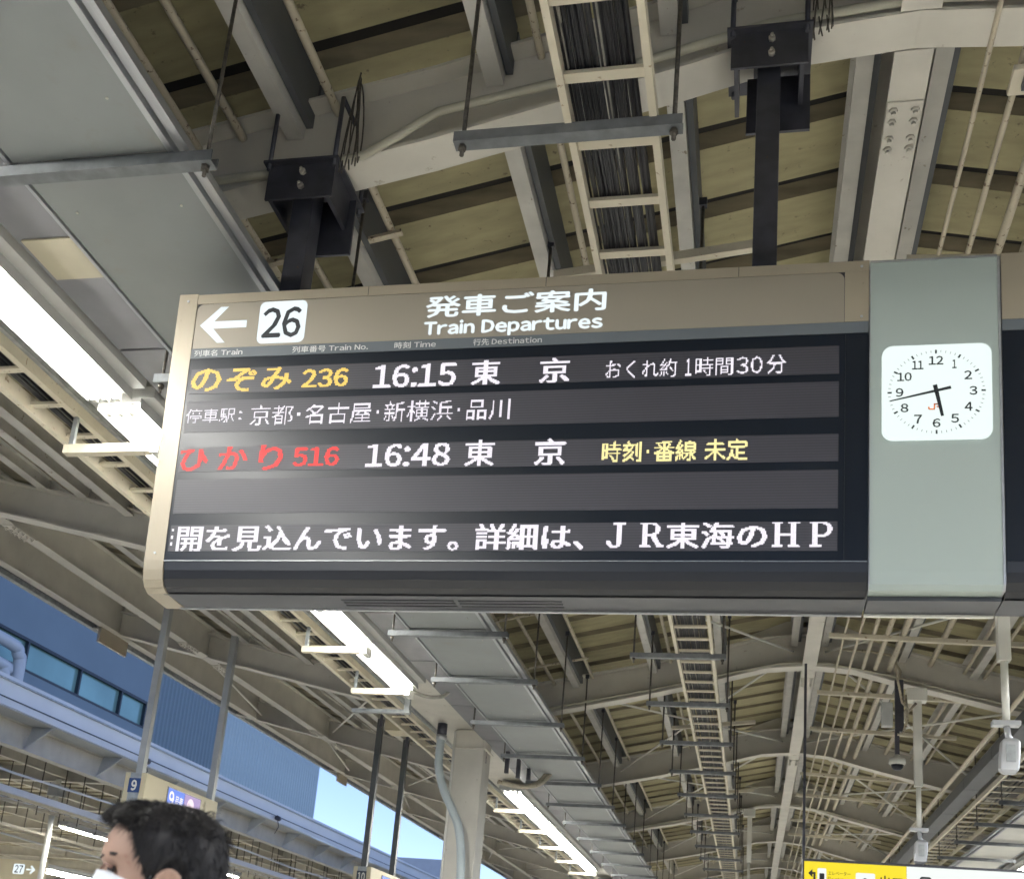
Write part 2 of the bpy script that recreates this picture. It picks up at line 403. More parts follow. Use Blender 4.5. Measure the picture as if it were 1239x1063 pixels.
# ---------------------------------------------------------------- grey ceiling panel strips with hanger bars
HB = [-1.0, .5, 2.0, 3.42, 5.0, 6.5, 7.9, 9.28, 10.75, 12.5, 14.25, 16.0, 17.75, 19.5, 21.3, 23.1, 25, 26.9, 28.8, 31, 33]
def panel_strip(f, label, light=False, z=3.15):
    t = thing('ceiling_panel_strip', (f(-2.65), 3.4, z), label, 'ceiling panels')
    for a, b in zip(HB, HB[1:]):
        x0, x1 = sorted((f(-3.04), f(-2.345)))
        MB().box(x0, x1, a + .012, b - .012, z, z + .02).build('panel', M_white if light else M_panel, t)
        if not light and b < 16:
            for sx_, sy_ in ((x0 + .10, a + .3), (x1 - .10, a + .3), (x0 + .10, b - .3), (x1 - .10, b - .3)):
                MB().tube([(sx_, sy_, z), (sx_, sy_, z - .004)], .006, 6).build('screw', M_bolt, t)
    for k, (dx, w_, dz) in enumerate(((0, .026, .0), (.034, .020, .022), (.062, .026, .008))):
        x0, x1 = sorted((f(-2.34 + dx), f(-2.34 + dx + w_)))
        MB().box(x0, x1, HB[0], HB[-1], z + dz - .01, z + dz + .03).build('edge_rail', M_alu, t)
    x0, x1 = sorted((f(-3.062), f(-3.045)))
    MB().box(x0, x1, HB[0], HB[-1], z - .012, z + .03).build('edge_rail', M_alu, t)
    return t
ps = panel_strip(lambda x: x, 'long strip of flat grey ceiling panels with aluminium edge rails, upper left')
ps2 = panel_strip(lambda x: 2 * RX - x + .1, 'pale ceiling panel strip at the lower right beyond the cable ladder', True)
# the darker raised trough beside it
t = thing('cable_trough', (-3.28, 3.4, 3.3), 'dark grey trough cover between the lamp girder and the grey ceiling panels', 'trough')
for a, b in zip(HB, HB[1:]):
    MB().box(-3.50, -3.07, a + .01, b - .01, 3.30, 3.32).build('cover', M_panelside, t)
o = MB().box(-3.47, -3.075, 4.05, 4.35, 3.288, 3.297).build('tape_patch', M_tape); tag(centre_origin(o), 'square beige patch stuck on the dark trough at the upper left', 'patch')
def nth(k): return ['first', 'second', 'third', 'fourth', 'fifth', 'sixth', 'seventh', 'eighth', 'ninth', 'tenth', 'eleventh', 'twelfth', 'thirteenth', 'fourteenth', 'fifteenth', 'sixteenth', 'seventeenth', 'eighteenth', 'nineteenth', 'twentieth', 'twenty first'][k]
M_hang = mat('hanger_steel', (.17, .18, .185), .5, .4, var=.2, scale=14)
def hanger(x0, x1, y, z, zt0, zt1, label, group, m_=M_hang, r=.009):
    t = thing('hanger_bar', ((x0 + x1) / 2, y, z), label, 'hanger bar', group)
    m = MB(); m.box(x0, x1, y - .03, y + .03, z, z + .006); m.box(x0, x1, y - .03, y - .024, z + .007, z + .05); m.box(x0, x1, y + .024, y + .03, z + .007, z + .05)
    m.build('bar', m_, t)
    for x, zt in ((x0 + .035, zt0), (x1 - .035, zt1)):
        m = MB(); m.tube([(x, y, z - .05), (x, y, zt)], r, 6); m.tube([(x, y, z - .022), (x, y, z - .002)], .018, 6); o = m.build('rod', M_rod, t)
        MB().box(x - .022, x + .022, y - .02, y + .02, zt - .02, zt + .03).build('clamp', M_dark, t)
    return t
G1 = 'galvanised hanger bars under the grey ceiling panels'
seen = {3: 'galvanised hanger bar under the grey ceiling panels at upper left, nearest to the camera',
        7: 'first hanger bar seen below the departure board under grey panels', 8: 'second hanger bar below the departure board under grey panels',
        9: 'third hanger bar below the departure board, level with the pillar top', 10: 'hanger bar under grey panels just past the pillar top'}
for k, y in enumerate(HB):
    hanger(-3.24, -2.14, y, 3.075, 3.45, 4.2, seen.get(k, 'galvanised hanger bar under the grey ceiling panels, %s along the row' % nth(k)), G1)
    if y > 12: hanger(3.2, 4.5, y, 3.075, 4.2, 3.45, 'dark hanger bar under the right ladder and pale panels, %s along the row' % nth(k), 'hanger bars on the right side', M_hang)

# ---------------------------------------------------------------- cable ladders
def ladder(pa, pb, w_, pitch, label, ncab, cabw, h=.07, lip=.03, cz=.03, rung_m=M_ladder, zoff=0, rails=(1, 1), y_end_cables=999, cab_x0=None):
    pa = Vector(pa); pb = Vector(pb); d = (pb - pa); L_ = d.length; d.normalize(); a = Vector((d.y, -d.x, 0)).normalized()
    t = thing('cable_ladder', (pa + pb) / 2, label, 'cable ladder')
    for s in (-1, 1):
        o = a * s * w_ / 2
        MB().bar(pa + o, pb + o, lip, h).build('side_rail', M_ladder, t)
    src = None; n = min(int(L_ / pitch), 290)
    for k in range(n):
        p = pa + d * (k + .5) * pitch
        if src is None:
            src = MB().bar(p - a * (w_ / 2 - lip / 2), p + a * (w_ / 2 - lip / 2), .05, .018).build('rung', rung_m, t); p0 = p.copy()
        else: copy_child(src, t, p - p0)
    rnd = random.Random(ncab)
    for j in range(ncab):
        x = (cab_x0 if cab_x0 is not None else -cabw / 2) + cabw * (j + .5) / ncab
        r = rnd.choice((.006, .009, .010, .012)) if ncab < 30 else rnd.choice((.007, .008, .009)); pts = []
        N = 26
        for i in range(N + 1):
            q = pa + d * (L_ * i / N) + a * (x + rnd.uniform(-.012, .012)); q.z += cz + r + rnd.uniform(0, .012) + (.012 if j % 3 == 0 else 0)
            pts.append(q)
        MB().tube(pts, r, 6).build('cable', M_cable2 if rnd.random() < .07 else M_cable, t)
    return t
ladder((-.66, -1, 3.55), (-.48, 47, 3.55), .35, .37, 'cream cable ladder packed with black cables running overhead above the board', 34, .28, cz=.015, cab_x0=-.155)
for k, y in enumerate([.2, 2.0, 3.86, 5.7, 7.5, 9.3, 11.05, 12.9, 14.85, 16.7, 18.5, 20.4, 22.3, 24.2, 26.1, 28, 30]):
    dx = .006 * y
    lab = 'dark grey hanger bar carrying the cable ladder above the departure board' if k == 2 else 'hanger bar under the middle cable ladder, %s along the row' % nth(k)
    hanger(-1.33 + dx, -.37 + dx, y, 3.47, zbot(-1.3) + .35, zbot(-.4) + .35, lab, 'hanger bars under the middle cable ladder', M_hang, .010)
# light cross angle lying on the ladder
for y in (5.35, 10.1, 15.6, 20.5):
    t = thing('cross_angle', (-.6, y, 3.62), {5.35: 'cream cross angle above the ladder just over the departure board'}.get(y, 'cream cross angle lying over the middle ladder, %s one seen below the board' % {10.1: 'first', 15.6: 'second', 20.5: 'third'}.get(y, 'last')), 'steel angle', None if y == 5.35 else 'cross angles over the ladder')
    m = MB(); m.bar((-1.15, y, 3.86), (.0, y - .02, 3.98), .045, .006); m.bar((-1.15, y - .02, 3.885), (.0, y - .04, 4.005), .006, .045); m.build('angle', M_ladder, t)
LL = ladder((-4.41, 1, 3.4), (-4.41, 45, 3.4), .30, .41, 'cream cable ladder with dark cables beside the left lamps', 9, .2, h=.10, lip=.045, cz=.02)
MB().box(-4.30, -4.235, 1, 45, 3.455, 3.475).build('rail_flange', M_ladder, LL)
o = ladder((3.45, 9, 3.4), (3.45, 60, 3.4), .5, .42, 'cream cable ladder at the lower right under dark duct', 4, .3, cz=.02)
t = thing('cable_duct', (3.0, 12, 3.42), 'long dark grey duct running beside the right cable ladder', 'duct')
for k in range(16):
    MB().box(2.93, 3.15, 9 + k * 2.0, 9 + k * 2.0 + 1.985, 3.46, 3.62).build('duct_section', M_duct, t)
# square arms hanging below the left ladder
for k, y in enumerate([5.8, 7.2, 8.55, 9.87, 11.33, 18.7, 20.9, 23.0, 25.1, 27.2]):
    lab = {0: 'cream square bracket arm left of the departure board under the lamp', 3: 'cream square bracket arm seen just below the departure board',
           4: 'cream square bracket arm by the end of the lamp before the pillar'}.get(k, 'cream square bracket arm under the left ladder, %s along the row' % nth(k))
    t = thing('bracket_arm', (-4, y, 3.1), lab, 'bracket', 'square bracket arms under the left ladder')
    MB().box(-4.30, -3.70, y - .03, y + .03, 3.09, 3.15).build('arm', M_ladder, t, bevel=.003)
    m = MB(); m.bar((-3.668, y - .03, 3.125), (-3.668, y + .14, 3.125), .058, .085); m.build('end_block', M_white, t, bevel=.003)
    MB().box(-4.28, -4.25, y - .012, y + .012, 3.151, 3.35).build('stem', M_galv, t)

# ---------------------------------------------------------------- long pipes under the roof
def pipe(x, z, r, y0, y1, label, group, m_=M_pipe, wob=.004):
    rnd = random.Random(int(x * 1000)); n = int((y1 - y0) / 1.2)
    o = MB().tube([(x + rnd.uniform(-wob, wob), y0 + (y1 - y0) * i / n, z + rnd.uniform(-wob, wob)) for i in range(n + 1)], r, 8).build('pipe', m_)
    tag(centre_origin(o), label, 'pipe', group); return o
GP = 'cream pipes on racks right of the ridge'
for k, (x, r) in enumerate(((.98, .013), (1.14, .016), (1.30, .024), (1.45, .030), (1.62, .034))):
    pipe(x, 4.46 - .07 + .0, r, -1, 60, ['thinnest rust speckled cream pipe right of the ridge', 'second thin cream pipe right of the ridge', 'middle cream pipe of the five right of the ridge', 'thicker cream pipe fourth from the ridge', 'thickest cream pipe of the five right of the ridge'][k], GP)
for x, r, lab in ((2.12, .035, 'thick cream pipe between white purlins on the right roof slope'), (2.52, .022, 'thin cream pipe farther down the right roof slope'), (2.75, .02, 'thin cream pipe lowest on the right roof slope'), (3.3, .02, 'thin pipe near the right hand ladder')):
    pipe(x, zbot(x) + .36, r, -1, 60, lab, 'cream pipes lower on the right slope')
for x, r, lab in ((-2.62, .022, 'rust speckled pipe next to the grey panels, inner one'), (-2.86, .022, 'rust speckled pipe next to the grey panels, outer one'), (-2.12, .022, 'cream pipe beside the white purlin left of the left hanger bracket'), (-1.1, .02, 'rust speckled pipe beside the white purlin by the middle ladder')):
    pipe(x, zbot(x) + .40, r, -1, 60, lab, 'old cream pipes on the left roof slope')
pipe(2.64, 3.42, .028, 6, 60, 'cream conduit hanging along the right side above the dome camera', None)
for k, y in enumerate((6.05, 8.0, 10.9, 12.9, 15.3, 17.3, 20.6, 22.6, 25.5, 27.5)):
    lab = 'cream pipe rack angle just above the wall clock panel' if k == 0 else 'cream pipe rack angle under the right pipes, %s along the roof' % nth(k)
    t = thing('pipe_rack', (2, y, 4.35), lab, 'pipe rack', 'pipe racks under the roof pipes')
    x1 = 2.9
    m = MB(); m.bar((.80, y, 4.345), (x1, y, zbot(x1) + .33 if k else 4.24), .05, .008); m.bar((.80, y - .025, 4.37), (x1, y - .025, zbot(x1) + .355 if k else 4.265), .008, .05); m.build('angle', M_ladder, t)
for k, y in enumerate((5.3, 7.7, 11.6, 13.4)):
    t = thing('pipe_rack', (-2.5, y, 4.1), 'small cream rack angle under the left pipes, %s along' % nth(k), 'pipe rack', 'pipe racks under the left pipes')
    m = MB(); m.bar((-3.0, y, zbot(-3) + .36), (-2.05, y, zbot(-2.05) + .36), .04, .02); m.build('angle', M_pipe, t)
# grey-cream conduit strapped along the nearest beam
pts = [(-3.3, 3.72), (-2.3, 3.78), (-1.9, 3.84), (-1.55, 4.06), (-1.2, 4.13), (-.6, 4.24), (0, 4.40), (.65, 4.46), (1.2, 4.42), (1.8, 4.27)]
o = MB().tube([(x, 4.285, z + .0) for x, z in pts], .022, 8).build('conduit', M_conduit); tag(centre_origin(o), 'thick old conduit sagging along the front of the nearest beam', 'conduit')
for yb, lab in ((14.36, 'conduit along the face of the beam below the board'), (24.25, 'conduit along a far beam')):
    o = MB().tube([(x, yb - .12, zbot(x) + .05) for x in (-3.2, -2.4, -1.2, -.3, .3, .9, 1.6, 2.6, 3.6, 4.5)], .018, 6).build('conduit', M_conduit); tag(centre_origin(o), lab, 'conduit')

t = thing('roof_junction_box', (1.17, 4.66, 4.3), 'small cream junction box with dark clip hung on the pipes at the top right corner', 'junction box')
MB().box(1.09, 1.25, 4.58, 4.74, 4.30, 4.335).build('box', M_ladder, t, bevel=.006); MB().box(1.14, 1.19, 4.60, 4.68, 4.27, 4.299).build('clip', M_dark, t); MB().tube([(1.165, 4.60, 4.29), (1.165, 4.55, 4.42)], .012, 6).build('stub', M_dark, t)
# ---------------------------------------------------------------- text
_gl = {}
def glyph(ch):
    if ch in _gl: return _gl[ch]
    c = bpy.data.curves.new('g', 'FONT'); c.body = ch; c.size = 1; c.resolution_u = 2
    ob = bpy.data.objects.new('g', c); COL.objects.link(ob); bpy.context.view_layer.update()
    me = bpy.data.meshes.new_from_object(ob.evaluated_get(bpy.context.evaluated_depsgraph_get()))
    g = ([(v.co.x, v.co.y) for v in me.vertices], [list(p.vertices) for p in me.polygons])
    bpy.data.objects.remove(ob); bpy.data.curves.remove(c); bpy.data.meshes.remove(me); _gl[ch] = g; return g
def layout(s, sp=.10):
    vs, fs, x = [], [], 0
    for ch in s:
        if ch == ' ': x += .32; continue
        if ch == '　': x += 1; continue
        if ch == '･':
            x += .16; k = len(vs); vs += [(x + a, .32 + b) for a, b in ((0, 0), (.11, 0), (.11, .12), (0, .12))]; fs.append([k, k + 1, k + 2, k + 3]); x += .30; continue
        asc = 33 <= ord(ch) < 127
        gv, gf = glyph(chr(ord(ch) + 0xFEE0) if asc else ch)
        if asc:
            x0 = min(v[0] for v in gv); x1 = max(v[0] for v in gv); dx = x - x0; adv = x1 - x0 + sp
        else: dx = x; adv = 1.0
        k = len(vs); vs += [(a + dx, b) for a, b in gv]; fs += [[k + i for i in f] for f in gf]; x += adv
    return vs, fs
def fit_text(s, box, mapf, m_, parent, name='lettering', bold=0, mincho=0, sp=.10, d=.002, label=None, ybox=None):
    "fit string s in box (u0,u1,v0,v1); mapf(u,v,d) -> world"
    vs, fs = layout(s, sp)
    xs_ = [v[0] for v in vs]; ys_ = [v[1] for v in vs]; x0, x1, y0, y1 = min(xs_), max(xs_), min(ys_), max(ys_)
    if ybox: y0, y1 = ybox
    u0, u1, v0, v1 = box; sx = (u1 - u0) / (x1 - x0); sy = (v1 - v0) / (y1 - y0)
    offs = [(0, 0)]
    if bold: offs = [(bold * math.cos(a), bold * math.sin(a)) for a in (0, math.pi / 2, math.pi, -math.pi / 2)] + [(0, 0)]
    if mincho: offs = [(-mincho, 0), (-mincho / 3, 0), (mincho / 3, 0), (mincho, 0)]
    o = MB()
    for k, (a, b) in enumerate(offs):
        o.add([mapf(u0 + (x - x0 + a) * sx, v0 + (y - y0 + b) * sy, d + k * .00025) for x, y in vs], fs)
    ob = o.build(name, m_, parent)
    if label: ob['label'] = label
    return ob

# ---------------------------------------------------------------- departure board
K = .922; TAU = R(4.293309)
P0 = Vector((0, 4.5, 1.798)) * K; UPV = Vector((0, -math.sin(TAU), math.cos(TAU))); NV = Vector((0, math.cos(TAU), math.sin(TAU)))
def S(u, v, d=0): return P0 + Vector((1, 0, 0)) * u * K + UPV * v * K - NV * d
def sbox(m, u0, u1, v0, v1, d0, d1):
    return m.rings([[S(u0, v0, d), S(u1, v0, d), S(u1, v1, d), S(u0, v1, d)] for d in (d0, d1)])
def rrect(u0, u1, v0, v1, r, n=6, corners=(1, 1, 1, 1)):
    out = []
    for (cx, cy, a0), on in zip(((u1 - r, v1 - r, 0), (u0 + r, v1 - r, 90), (u0 + r, v0 + r, 180), (u1 - r, v0 + r, 270)), corners):
        if not on:
            out.append((cx + (r if a0 in (0, 270) else -r), cy + (r if a0 in (0, 90) else -r))); continue
        for k in range(n + 1):
            a = R(a0 + 90 * k / n); out.append((cx + r * math.cos(a), cy + r * math.sin(a)))
    return out
def plate(pts, d0, d1, name, m_, parent, label=None):
    return MB().rings([[S(u, v, d) for u, v in pts] for d in (d0, d1)]).build(name, m_, parent, label)
def shell_profile(grow=0):
    # (v, d) outline of the cabinet, front face then underside, back, top
    fr = [(1.392, 0), (.045, 0), (.0, -.003), (-.045, -.014), (-.075, -.034), (-.094, -.066)]
    return fr
def cabinet(u0, u1, m_, parent, name, g=0.0, vt=1.392):
    pts = []
    for v, d in [(vt, 0), (.045, 0), (.0, -.003), (-.04, -.012), (-.072, -.030), (-.092, -.060)]:
        pts.append((v - (g if v < 0 else -g if v > 1 else 0), d + g))
    rings = []
    for u in (u0, u1):
        ring = [S(u, v, d) for v, d in pts]
        zb = ring[-1].z - .006; ring.append(Vector((ring[0].x, 4.385, zb))); ring.append(Vector((ring[0].x, 4.385, ring[0].z)))
        rings.append(ring)
    return MB().rings(rings).build(name, m_, parent)
board = thing('departure_board', (S(-1.1, 0).x, 4.3, S(0, -.1).z), 'large train departure board with amber, red and white LED rows, arrow and 26', 'departure board')
cabinet(-2.70, .430, M_bezel, board, 'cabinet')
cabinet(-2.80, -2.702, M_beige, board, 'end_cap', .006)
o = MB(); sbox(o, -2.7, .4305, 1.344, 1.392, .002, .006); o.build('top_trim', M_beige, board)
o = MB(); sbox(o, .331, .4305, 1.109, 1.3425, .002, .006); o.build('side_trim', M_beige, board)
plate(rrect(-2.698, .329, 1.109, 1.342, .035, corners=(1, 1, 0, 0)), .0005, .0045, 'header_panel', M_beige2, board)
plate(rrect(-2.7, .331, 1.108, 1.3443, .036, corners=(1, 1, 0, 0)), .0003, .0025, 'header_seam', M_bezel, board)
o = MB(); sbox(o, -2.704, .4285, 1.057, 1.1075, .001, .005); o.build('caption_band', M_band, board)
o = MB(); sbox(o, -2.704, .4285, .045, 1.0555, .001, .003); o.build('glass', M_glass, board)
o = MB(); sbox(o, -2.704, .4285, .0415, .0445, .001, .005); o.build('glass_edge_strip', M_alu, board)
o = MB(); sbox(o, .335, .338, .05, 1.05, .003, .005); o.build('glass_joint', M_bezel, board)
for v0, v1 in ((.872, 1.0), (.676, .836), (.478, .600), (.272, .440), (.088, .214)):
    o = MB(); sbox(o, -2.686, .3105, v0, v1, .003, .0045); o.build('led_row', M_led, board)
D = .0055
# arrow and platform number
ar = [(-2.6732, 1.229), (-2.573, 1.3231), (-2.533, 1.3231), (-2.602, 1.2475), (-2.4304, 1.2475), (-2.4304, 1.2105), (-2.602, 1.2105), (-2.533, 1.1349), (-2.573, 1.1349)]
plate(ar, .0046, .0056, 'arrow', E_hdr, board)
plate(rrect(-2.369, -2.128, 1.121, 1.338, .03), .0046, .0052, 'number_tile', E_hdr, board)
fit_text('26', (-2.345, -2.155, 1.151, 1.303), S, M_ink, board, 'platform_number', .022, sp=.06, d=.0056)
fit_text('発車ご案内', (-1.537, -.7016, 1.2165, 1.3225), lambda u, v, d: S(u, v, d), E_hdr, board, 'title_lettering', .022, d=D)
fit_text('Train Departures', (-1.5378, -.7116, 1.1125, 1.196), S, E_hdr, board, 'title_lettering', .038, sp=.10, d=D)
for s, b in (('列車名 Train', (-2.6827, -2.4337, 1.0665, 1.0985)), ('列車番号 Train No.', (-2.1792, -1.8037, 1.0665, 1.0985)), ('時刻 Time', (-1.6749, -1.4766, 1.0665, 1.0985)), ('行先 Destination', (-1.2995, -.9811, 1.0665, 1.0985))):
    fit_text(s, b, S, M_cap, board, 'caption_lettering', .012, d=D)
# LED rows
T = [('の', (-2.68, -2.5309, .884, .9995), E_amber, .03, 0), ('ぞ', (-2.497, -2.3513, .878, .9975), E_amber, .03, 0), ('み', (-2.3184, -2.1731, .883, .9935), E_amber, .03, 0),
     ('236', (-2.1141, -1.8919, .888, .978), E_amber, .02, 0), ('16:15', (-1.7622, -1.373, .873, .985), E_white, .024, 0),
     ('東', (-1.2956, -1.168, .873, .992), E_white, .028, 0), ('京', (-.9813, -.851, .872, .9895), E_white, .028, 0),
     ('おくれ約', (-.6838, -.3731, .881, .969), E_white, .016, 0), ('1', (-.3355, -.307, .883, .962), E_white, .03, 0), ('時間', (-.292, -.1325, .881, .9665), E_white, .014, 0), ('30', (-.1158, -.0058, .884, .963), E_white, .016, 0), ('分', (.0107, .0916, .880, .9665), E_white, .014, 0),
     ('停車駅', (-2.6833, -2.43, .723, .795), E_white, .014, 0), (':', (-2.412, -2.397, .735, .777), E_white, .03, 0),
     ('京都·名古屋·新横浜·品川'.replace('·', '･'), (-2.3519, -1.1055, .703, .804), E_white, .014, 0),
     ('ひ', (-2.6855, -2.5453, .482, .591), E_red, .03, 0), ('か', (-2.4879, -2.3478, .486, .598), E_red, .03, 0), ('り', (-2.2858, -2.1713, .480, .601), E_red, .03, 0),
     ('516', (-2.115, -1.8973, .497, .587), E_red, .018, 0), ('16:48', (-1.7624, -1.3707, .487, .596), E_white, .024, 0),
     ('東', (-1.297, -1.1668, .483, .604), E_white, .028, 0), ('京', (-.9794, -.8485, .482, .604), E_white, .028, 0),
     ('時刻･番線 未定', (-.6818, -.0596, .490, .5845), E_yel, .014, 0),
     ('開を見込んでいます。', (-2.6483, -1.30, .088, .2095), E_white, 0, .022), ('詳細は、', (-1.2217, -.745, .093, .211), E_white, 0, .022),
     ('東海の', (-.3864, .0237, .098, .212), E_white, 0, .022)]
from mathutils.bvhtree import BVHTree
CELL = .0054
def led_text(s_, box, m_, bold, mincho, parent, raw=None):
    "the string as lit LED cells: one small square per dot"
    if raw is None:
        vs, fs = layout(s_); xs_ = [v[0] for v in vs]; ys_ = [v[1] for v in vs]; x0, x1, y0, y1 = min(xs_), max(xs_), min(ys_), max(ys_)
        u0, u1, v0, v1 = box; sx = (u1 - u0) / (x1 - x0); sy = (v1 - v0) / (y1 - y0)
        pts = [((x - x0) * sx + u0, (y - y0) * sy + v0, 0) for x, y in vs]
    else:
        pts, fs = raw; u0 = min(p[0] for p in pts); u1 = max(p[0] for p in pts); v0 = min(p[1] for p in pts); v1 = max(p[1] for p in pts)
    bv = BVHTree.FromPolygons([Vector(p) for p in pts], fs)
    nu = int((u1 - u0) / CELL) + 3; nv = int((v1 - v0) / CELL) + 3; on = set()
    for i_ in range(-1, nu):
        for j_ in range(-1, nv):
            for a, b in ((.5, .5), (.2, .5), (.8, .5), (.5, .2), (.5, .8)):
                if bv.ray_cast(Vector((u0 + (i_ + a) * CELL, v0 + (j_ + b) * CELL, 1)), Vector((0, 0, -1)))[0] is not None and ((a, b) == (.5, .5) or bold or mincho):
                    on.add((i_, j_)); break
    if mincho or bold == 2: on |= {(i_ + 1, j_) for i_, j_ in on}
    m = MB(); g = CELL * .46
    for i_, j_ in sorted(on):
        u, v = u0 + (i_ + .5) * CELL, v0 + (j_ + .5) * CELL
        m.add([S(u - g, v - g, D), S(u + g, v - g, D), S(u + g, v + g, D), S(u - g, v + g, D)], [[0, 1, 2, 3]])
    return m.build('led_lettering', m_, parent)
for s, b, m_, bo, mi in T:
    led_text(s, b, m_, 2 if s in ('16:15', '16:48', '東', '京', '236', '516', 'の', 'ぞ', 'み', 'ひ', 'か', 'り') else 1 if bo > .013 and m_ is not E_white else 0, mi, board)
def stroke_letter(name, polys):
    pts, fs = [], []
    for p in polys: fs.append(list(range(len(pts), len(pts) + len(p)))); pts += [(u, v, 0) for u, v in p]
    return led_text('', None, E_white, 1, 0, board, (pts, fs))
def rc(u0, u1, v0, v1): return [(u0, v0), (u1, v0), (u1, v1), (u0, v1)]
def arc(cx, cy, ru, rv, a0, a1, wu, wv, n=12):
    out = []
    for i in range(n):
        a, b = R(a0 + (a1 - a0) * i / n), R(a0 + (a1 - a0) * (i + 1) / n)
        out.append([(cx + ru * math.cos(a), cy + rv * math.sin(a)), (cx + ru * math.cos(b), cy + rv * math.sin(b)), (cx + (ru - wu) * math.cos(b), cy + (rv - wv) * math.sin(b)), (cx + (ru - wu) * math.cos(a), cy + (rv - wv) * math.sin(a))])
    return out
vb, vt = .1035, .2125; tk = .019; th = .007
stroke_letter('led_lettering', [rc(.060, .060 + tk, vb, vt), rc(.127, .127 + tk, vb, vt), rc(.079, .127, .155, .155 + th)] + [rc(a, a + .043, b, b + th) for a in (.048, .115) for b in (vb, vt - th)])
stroke_letter('led_lettering', [rc(.211, .211 + tk, vb, vt), rc(.199, .247, vb, vb + th), rc(.199, .25, vt - th, vt), rc(.23, .25, .149, .149 + th)] + arc(.25, .1805, .038, .032, -90, 90, .017, th))
stroke_letter('led_lettering', [rc(-.488, -.488 + tk, vb, vt), rc(-.5, -.455, vb, vb + th), rc(-.5, -.45, vt - th, vt), rc(-.47, -.45, .155, .155 + th), [(-.455, .155), (-.437, .16), (-.407, vb + .004), (-.427, vb + .004)], rc(-.422, -.397, vb, vb + th)] + arc(-.45, .184, .036, .0285, -90, 90, .017, th))
stroke_letter('led_lettering', [rc(-.598, -.598 + tk, .125, vt), rc(-.615, -.565, vt - th, vt), [(-.642, .118), (-.626, .113), (-.63, .132), (-.64, .132)]] + arc(-.609, .125, .030, .024, -180, 0, .017, .008))
# cut-off character at the left of the scrolling row
stroke_letter('led_lettering', [rc(-2.679, -2.669, v, v + .012) for v in (.115, .150, .185)])
# vent slots on the underside
zu = S(0, -.092, -.06).z - .006
t_ = MB()
for a, b in ((-1.86, -1.33), (-1.31, -.84)):
    for k in range(3): t_.box(a * K, b * K, 4.262 + k * .034, 4.276 + k * .034, zu - .003, zu - .0005)
t_.build('vent_slots', M_glass, board)
MB().box(-2.72 * K, .427 * K, 4.215, 4.375, zu - .0045 + .004, zu - .0004).build('underside_plate', M_under, board)
MB().box(-2.72 * K, .427 * K, 4.368, 4.385, zu - .010, zu - .005).build('underside_lip', M_alu, board)
# hangers of the board: steel posts and clamp brackets on the beam
# joints, screws and dust on the casing
for u in (-1.83, -.98, -.12):
    o = MB(); sbox(o, u, u + .0025, 1.346, 1.391, .0061, .0066); o.build('casing_joint', M_bezel, board)
for u, v in ((-2.75, 1.36), (-2.75, .7), (-2.75, .08), (.40, 1.365), (.40, 1.13)):
    MB().rings([[S(u + .006 * math.cos(a), v + .006 * math.sin(a), d) for a in [i * math.pi / 4 for i in range(8)]] for d in (.006, .009)]).build('screw', M_alu, board)
for k, x in enumerate((-2.19, -.01)):
    z0 = S(0, 1.39).z - .25
    zc = zbot(x) - .02
    h = MB().box(x - .052, x + .052, 4.31, 4.43, z0, zc - .02).build('hanger_post', M_dark, board, bevel=.004)
    m = MB(); m.box(x - .17, x + .17, 4.25, 4.262, zc - .19, zc + .03); m.box(x - .155, x - .135, 4.263, 4.55, zc - .19, zc + .03); m.box(x + .135, x + .155, 4.263, 4.55, zc - .19, zc + .03)
    m.box(x - .19, x + .19, 4.22, 4.62, zc - .0, zc + .012)
    m.build('clamp_bracket', M_dark, board)
    m = MB(); m.box(x - .10, x + .19, 4.50, 4.515, zc - .33, zc - .02); m.build('rear_plate', M_dark, board)
    for s in (-1, 1):
        m = MB(); m.tube([(x + s * .165, 4.24, zc - .03), (x + s * .165, 4.24, zc + .36)], .012, 6); m.tube([(x + s * .165, 4.60, zc - .03), (x + s * .165, 4.60, zc + .36)], .012, 6)
        m.tube([(x + s * .165, 4.24, zc + .36), (x + s * .165, 4.60, zc + .36)], .012, 6); m.build('clamp_rod', M_dark, board)
    for dz in (-.05, -.13):
        m = MB(); m.tube([(x + .01, 4.25, zc + dz), (x + .01, 4.232, zc + dz)], .016, 6); m.tube([(x + .01, 4.225, zc + dz), (x + .01, 4.215, zc + dz)], .008, 6); m.build('bolt', M_bolt, board)
    # wire coils
    rnd = random.Random(k)
    for q in range(4):
        m = MB(); cx = x + .21 + .015 * q
        m.tube([(cx + .02 * math.sin(a * 1.3 + q), 4.26 - .02 * math.cos(a), zc + .22 + (.30 - .02 * q) * math.sin(a) ) for a in [i * math.pi / 8 - 1.2 for i in range(15)]], .004, 5)
        m.build('wire_coil', M_rod, board)

# ---------------------------------------------------------------- clock column
clock = thing('clock_unit', (S(.69, 0).x, 4.3, zu), 'pale green grey panel with a square lit clock, right of the departure board', 'clock')
def cab2(u0, u1, g, m_, name):
    pts = [(1.376, 0), (.0, 0), (-.055, -.004), (-.078, -.018)]
    rings = []
    for u in (u0, u1):
        ring = [S(u, v, d + g) for v, d in pts]; zb = ring[-1].z
        ring += [Vector((ring[0].x, 4.38, zb)), Vector((ring[0].x, 4.38, ring[0].z))]; rings.append(ring)
    return MB().rings(rings).build(name, m_, clock)
M_clock = mat('green_grey_panel', (.34, .39, .355), .35, var=.02, scale=2)
cab2(.4365, .9435, .010, M_clock, 'front_panel')
cab2(.4325, .436, .013, M_alu, 'side_frame'); cab2(.944, .953, .013, M_alu, 'side_frame')
o = MB(); sbox(o, .436, .944, 1.3765, 1.385, -.1, .012); o.build('top_frame', M_alu, clock)
MB().box(.4365 * K, .95 * K, 4.215, 4.375, zu - .004, zu + .012).build('underside_plate', M_under, clock)
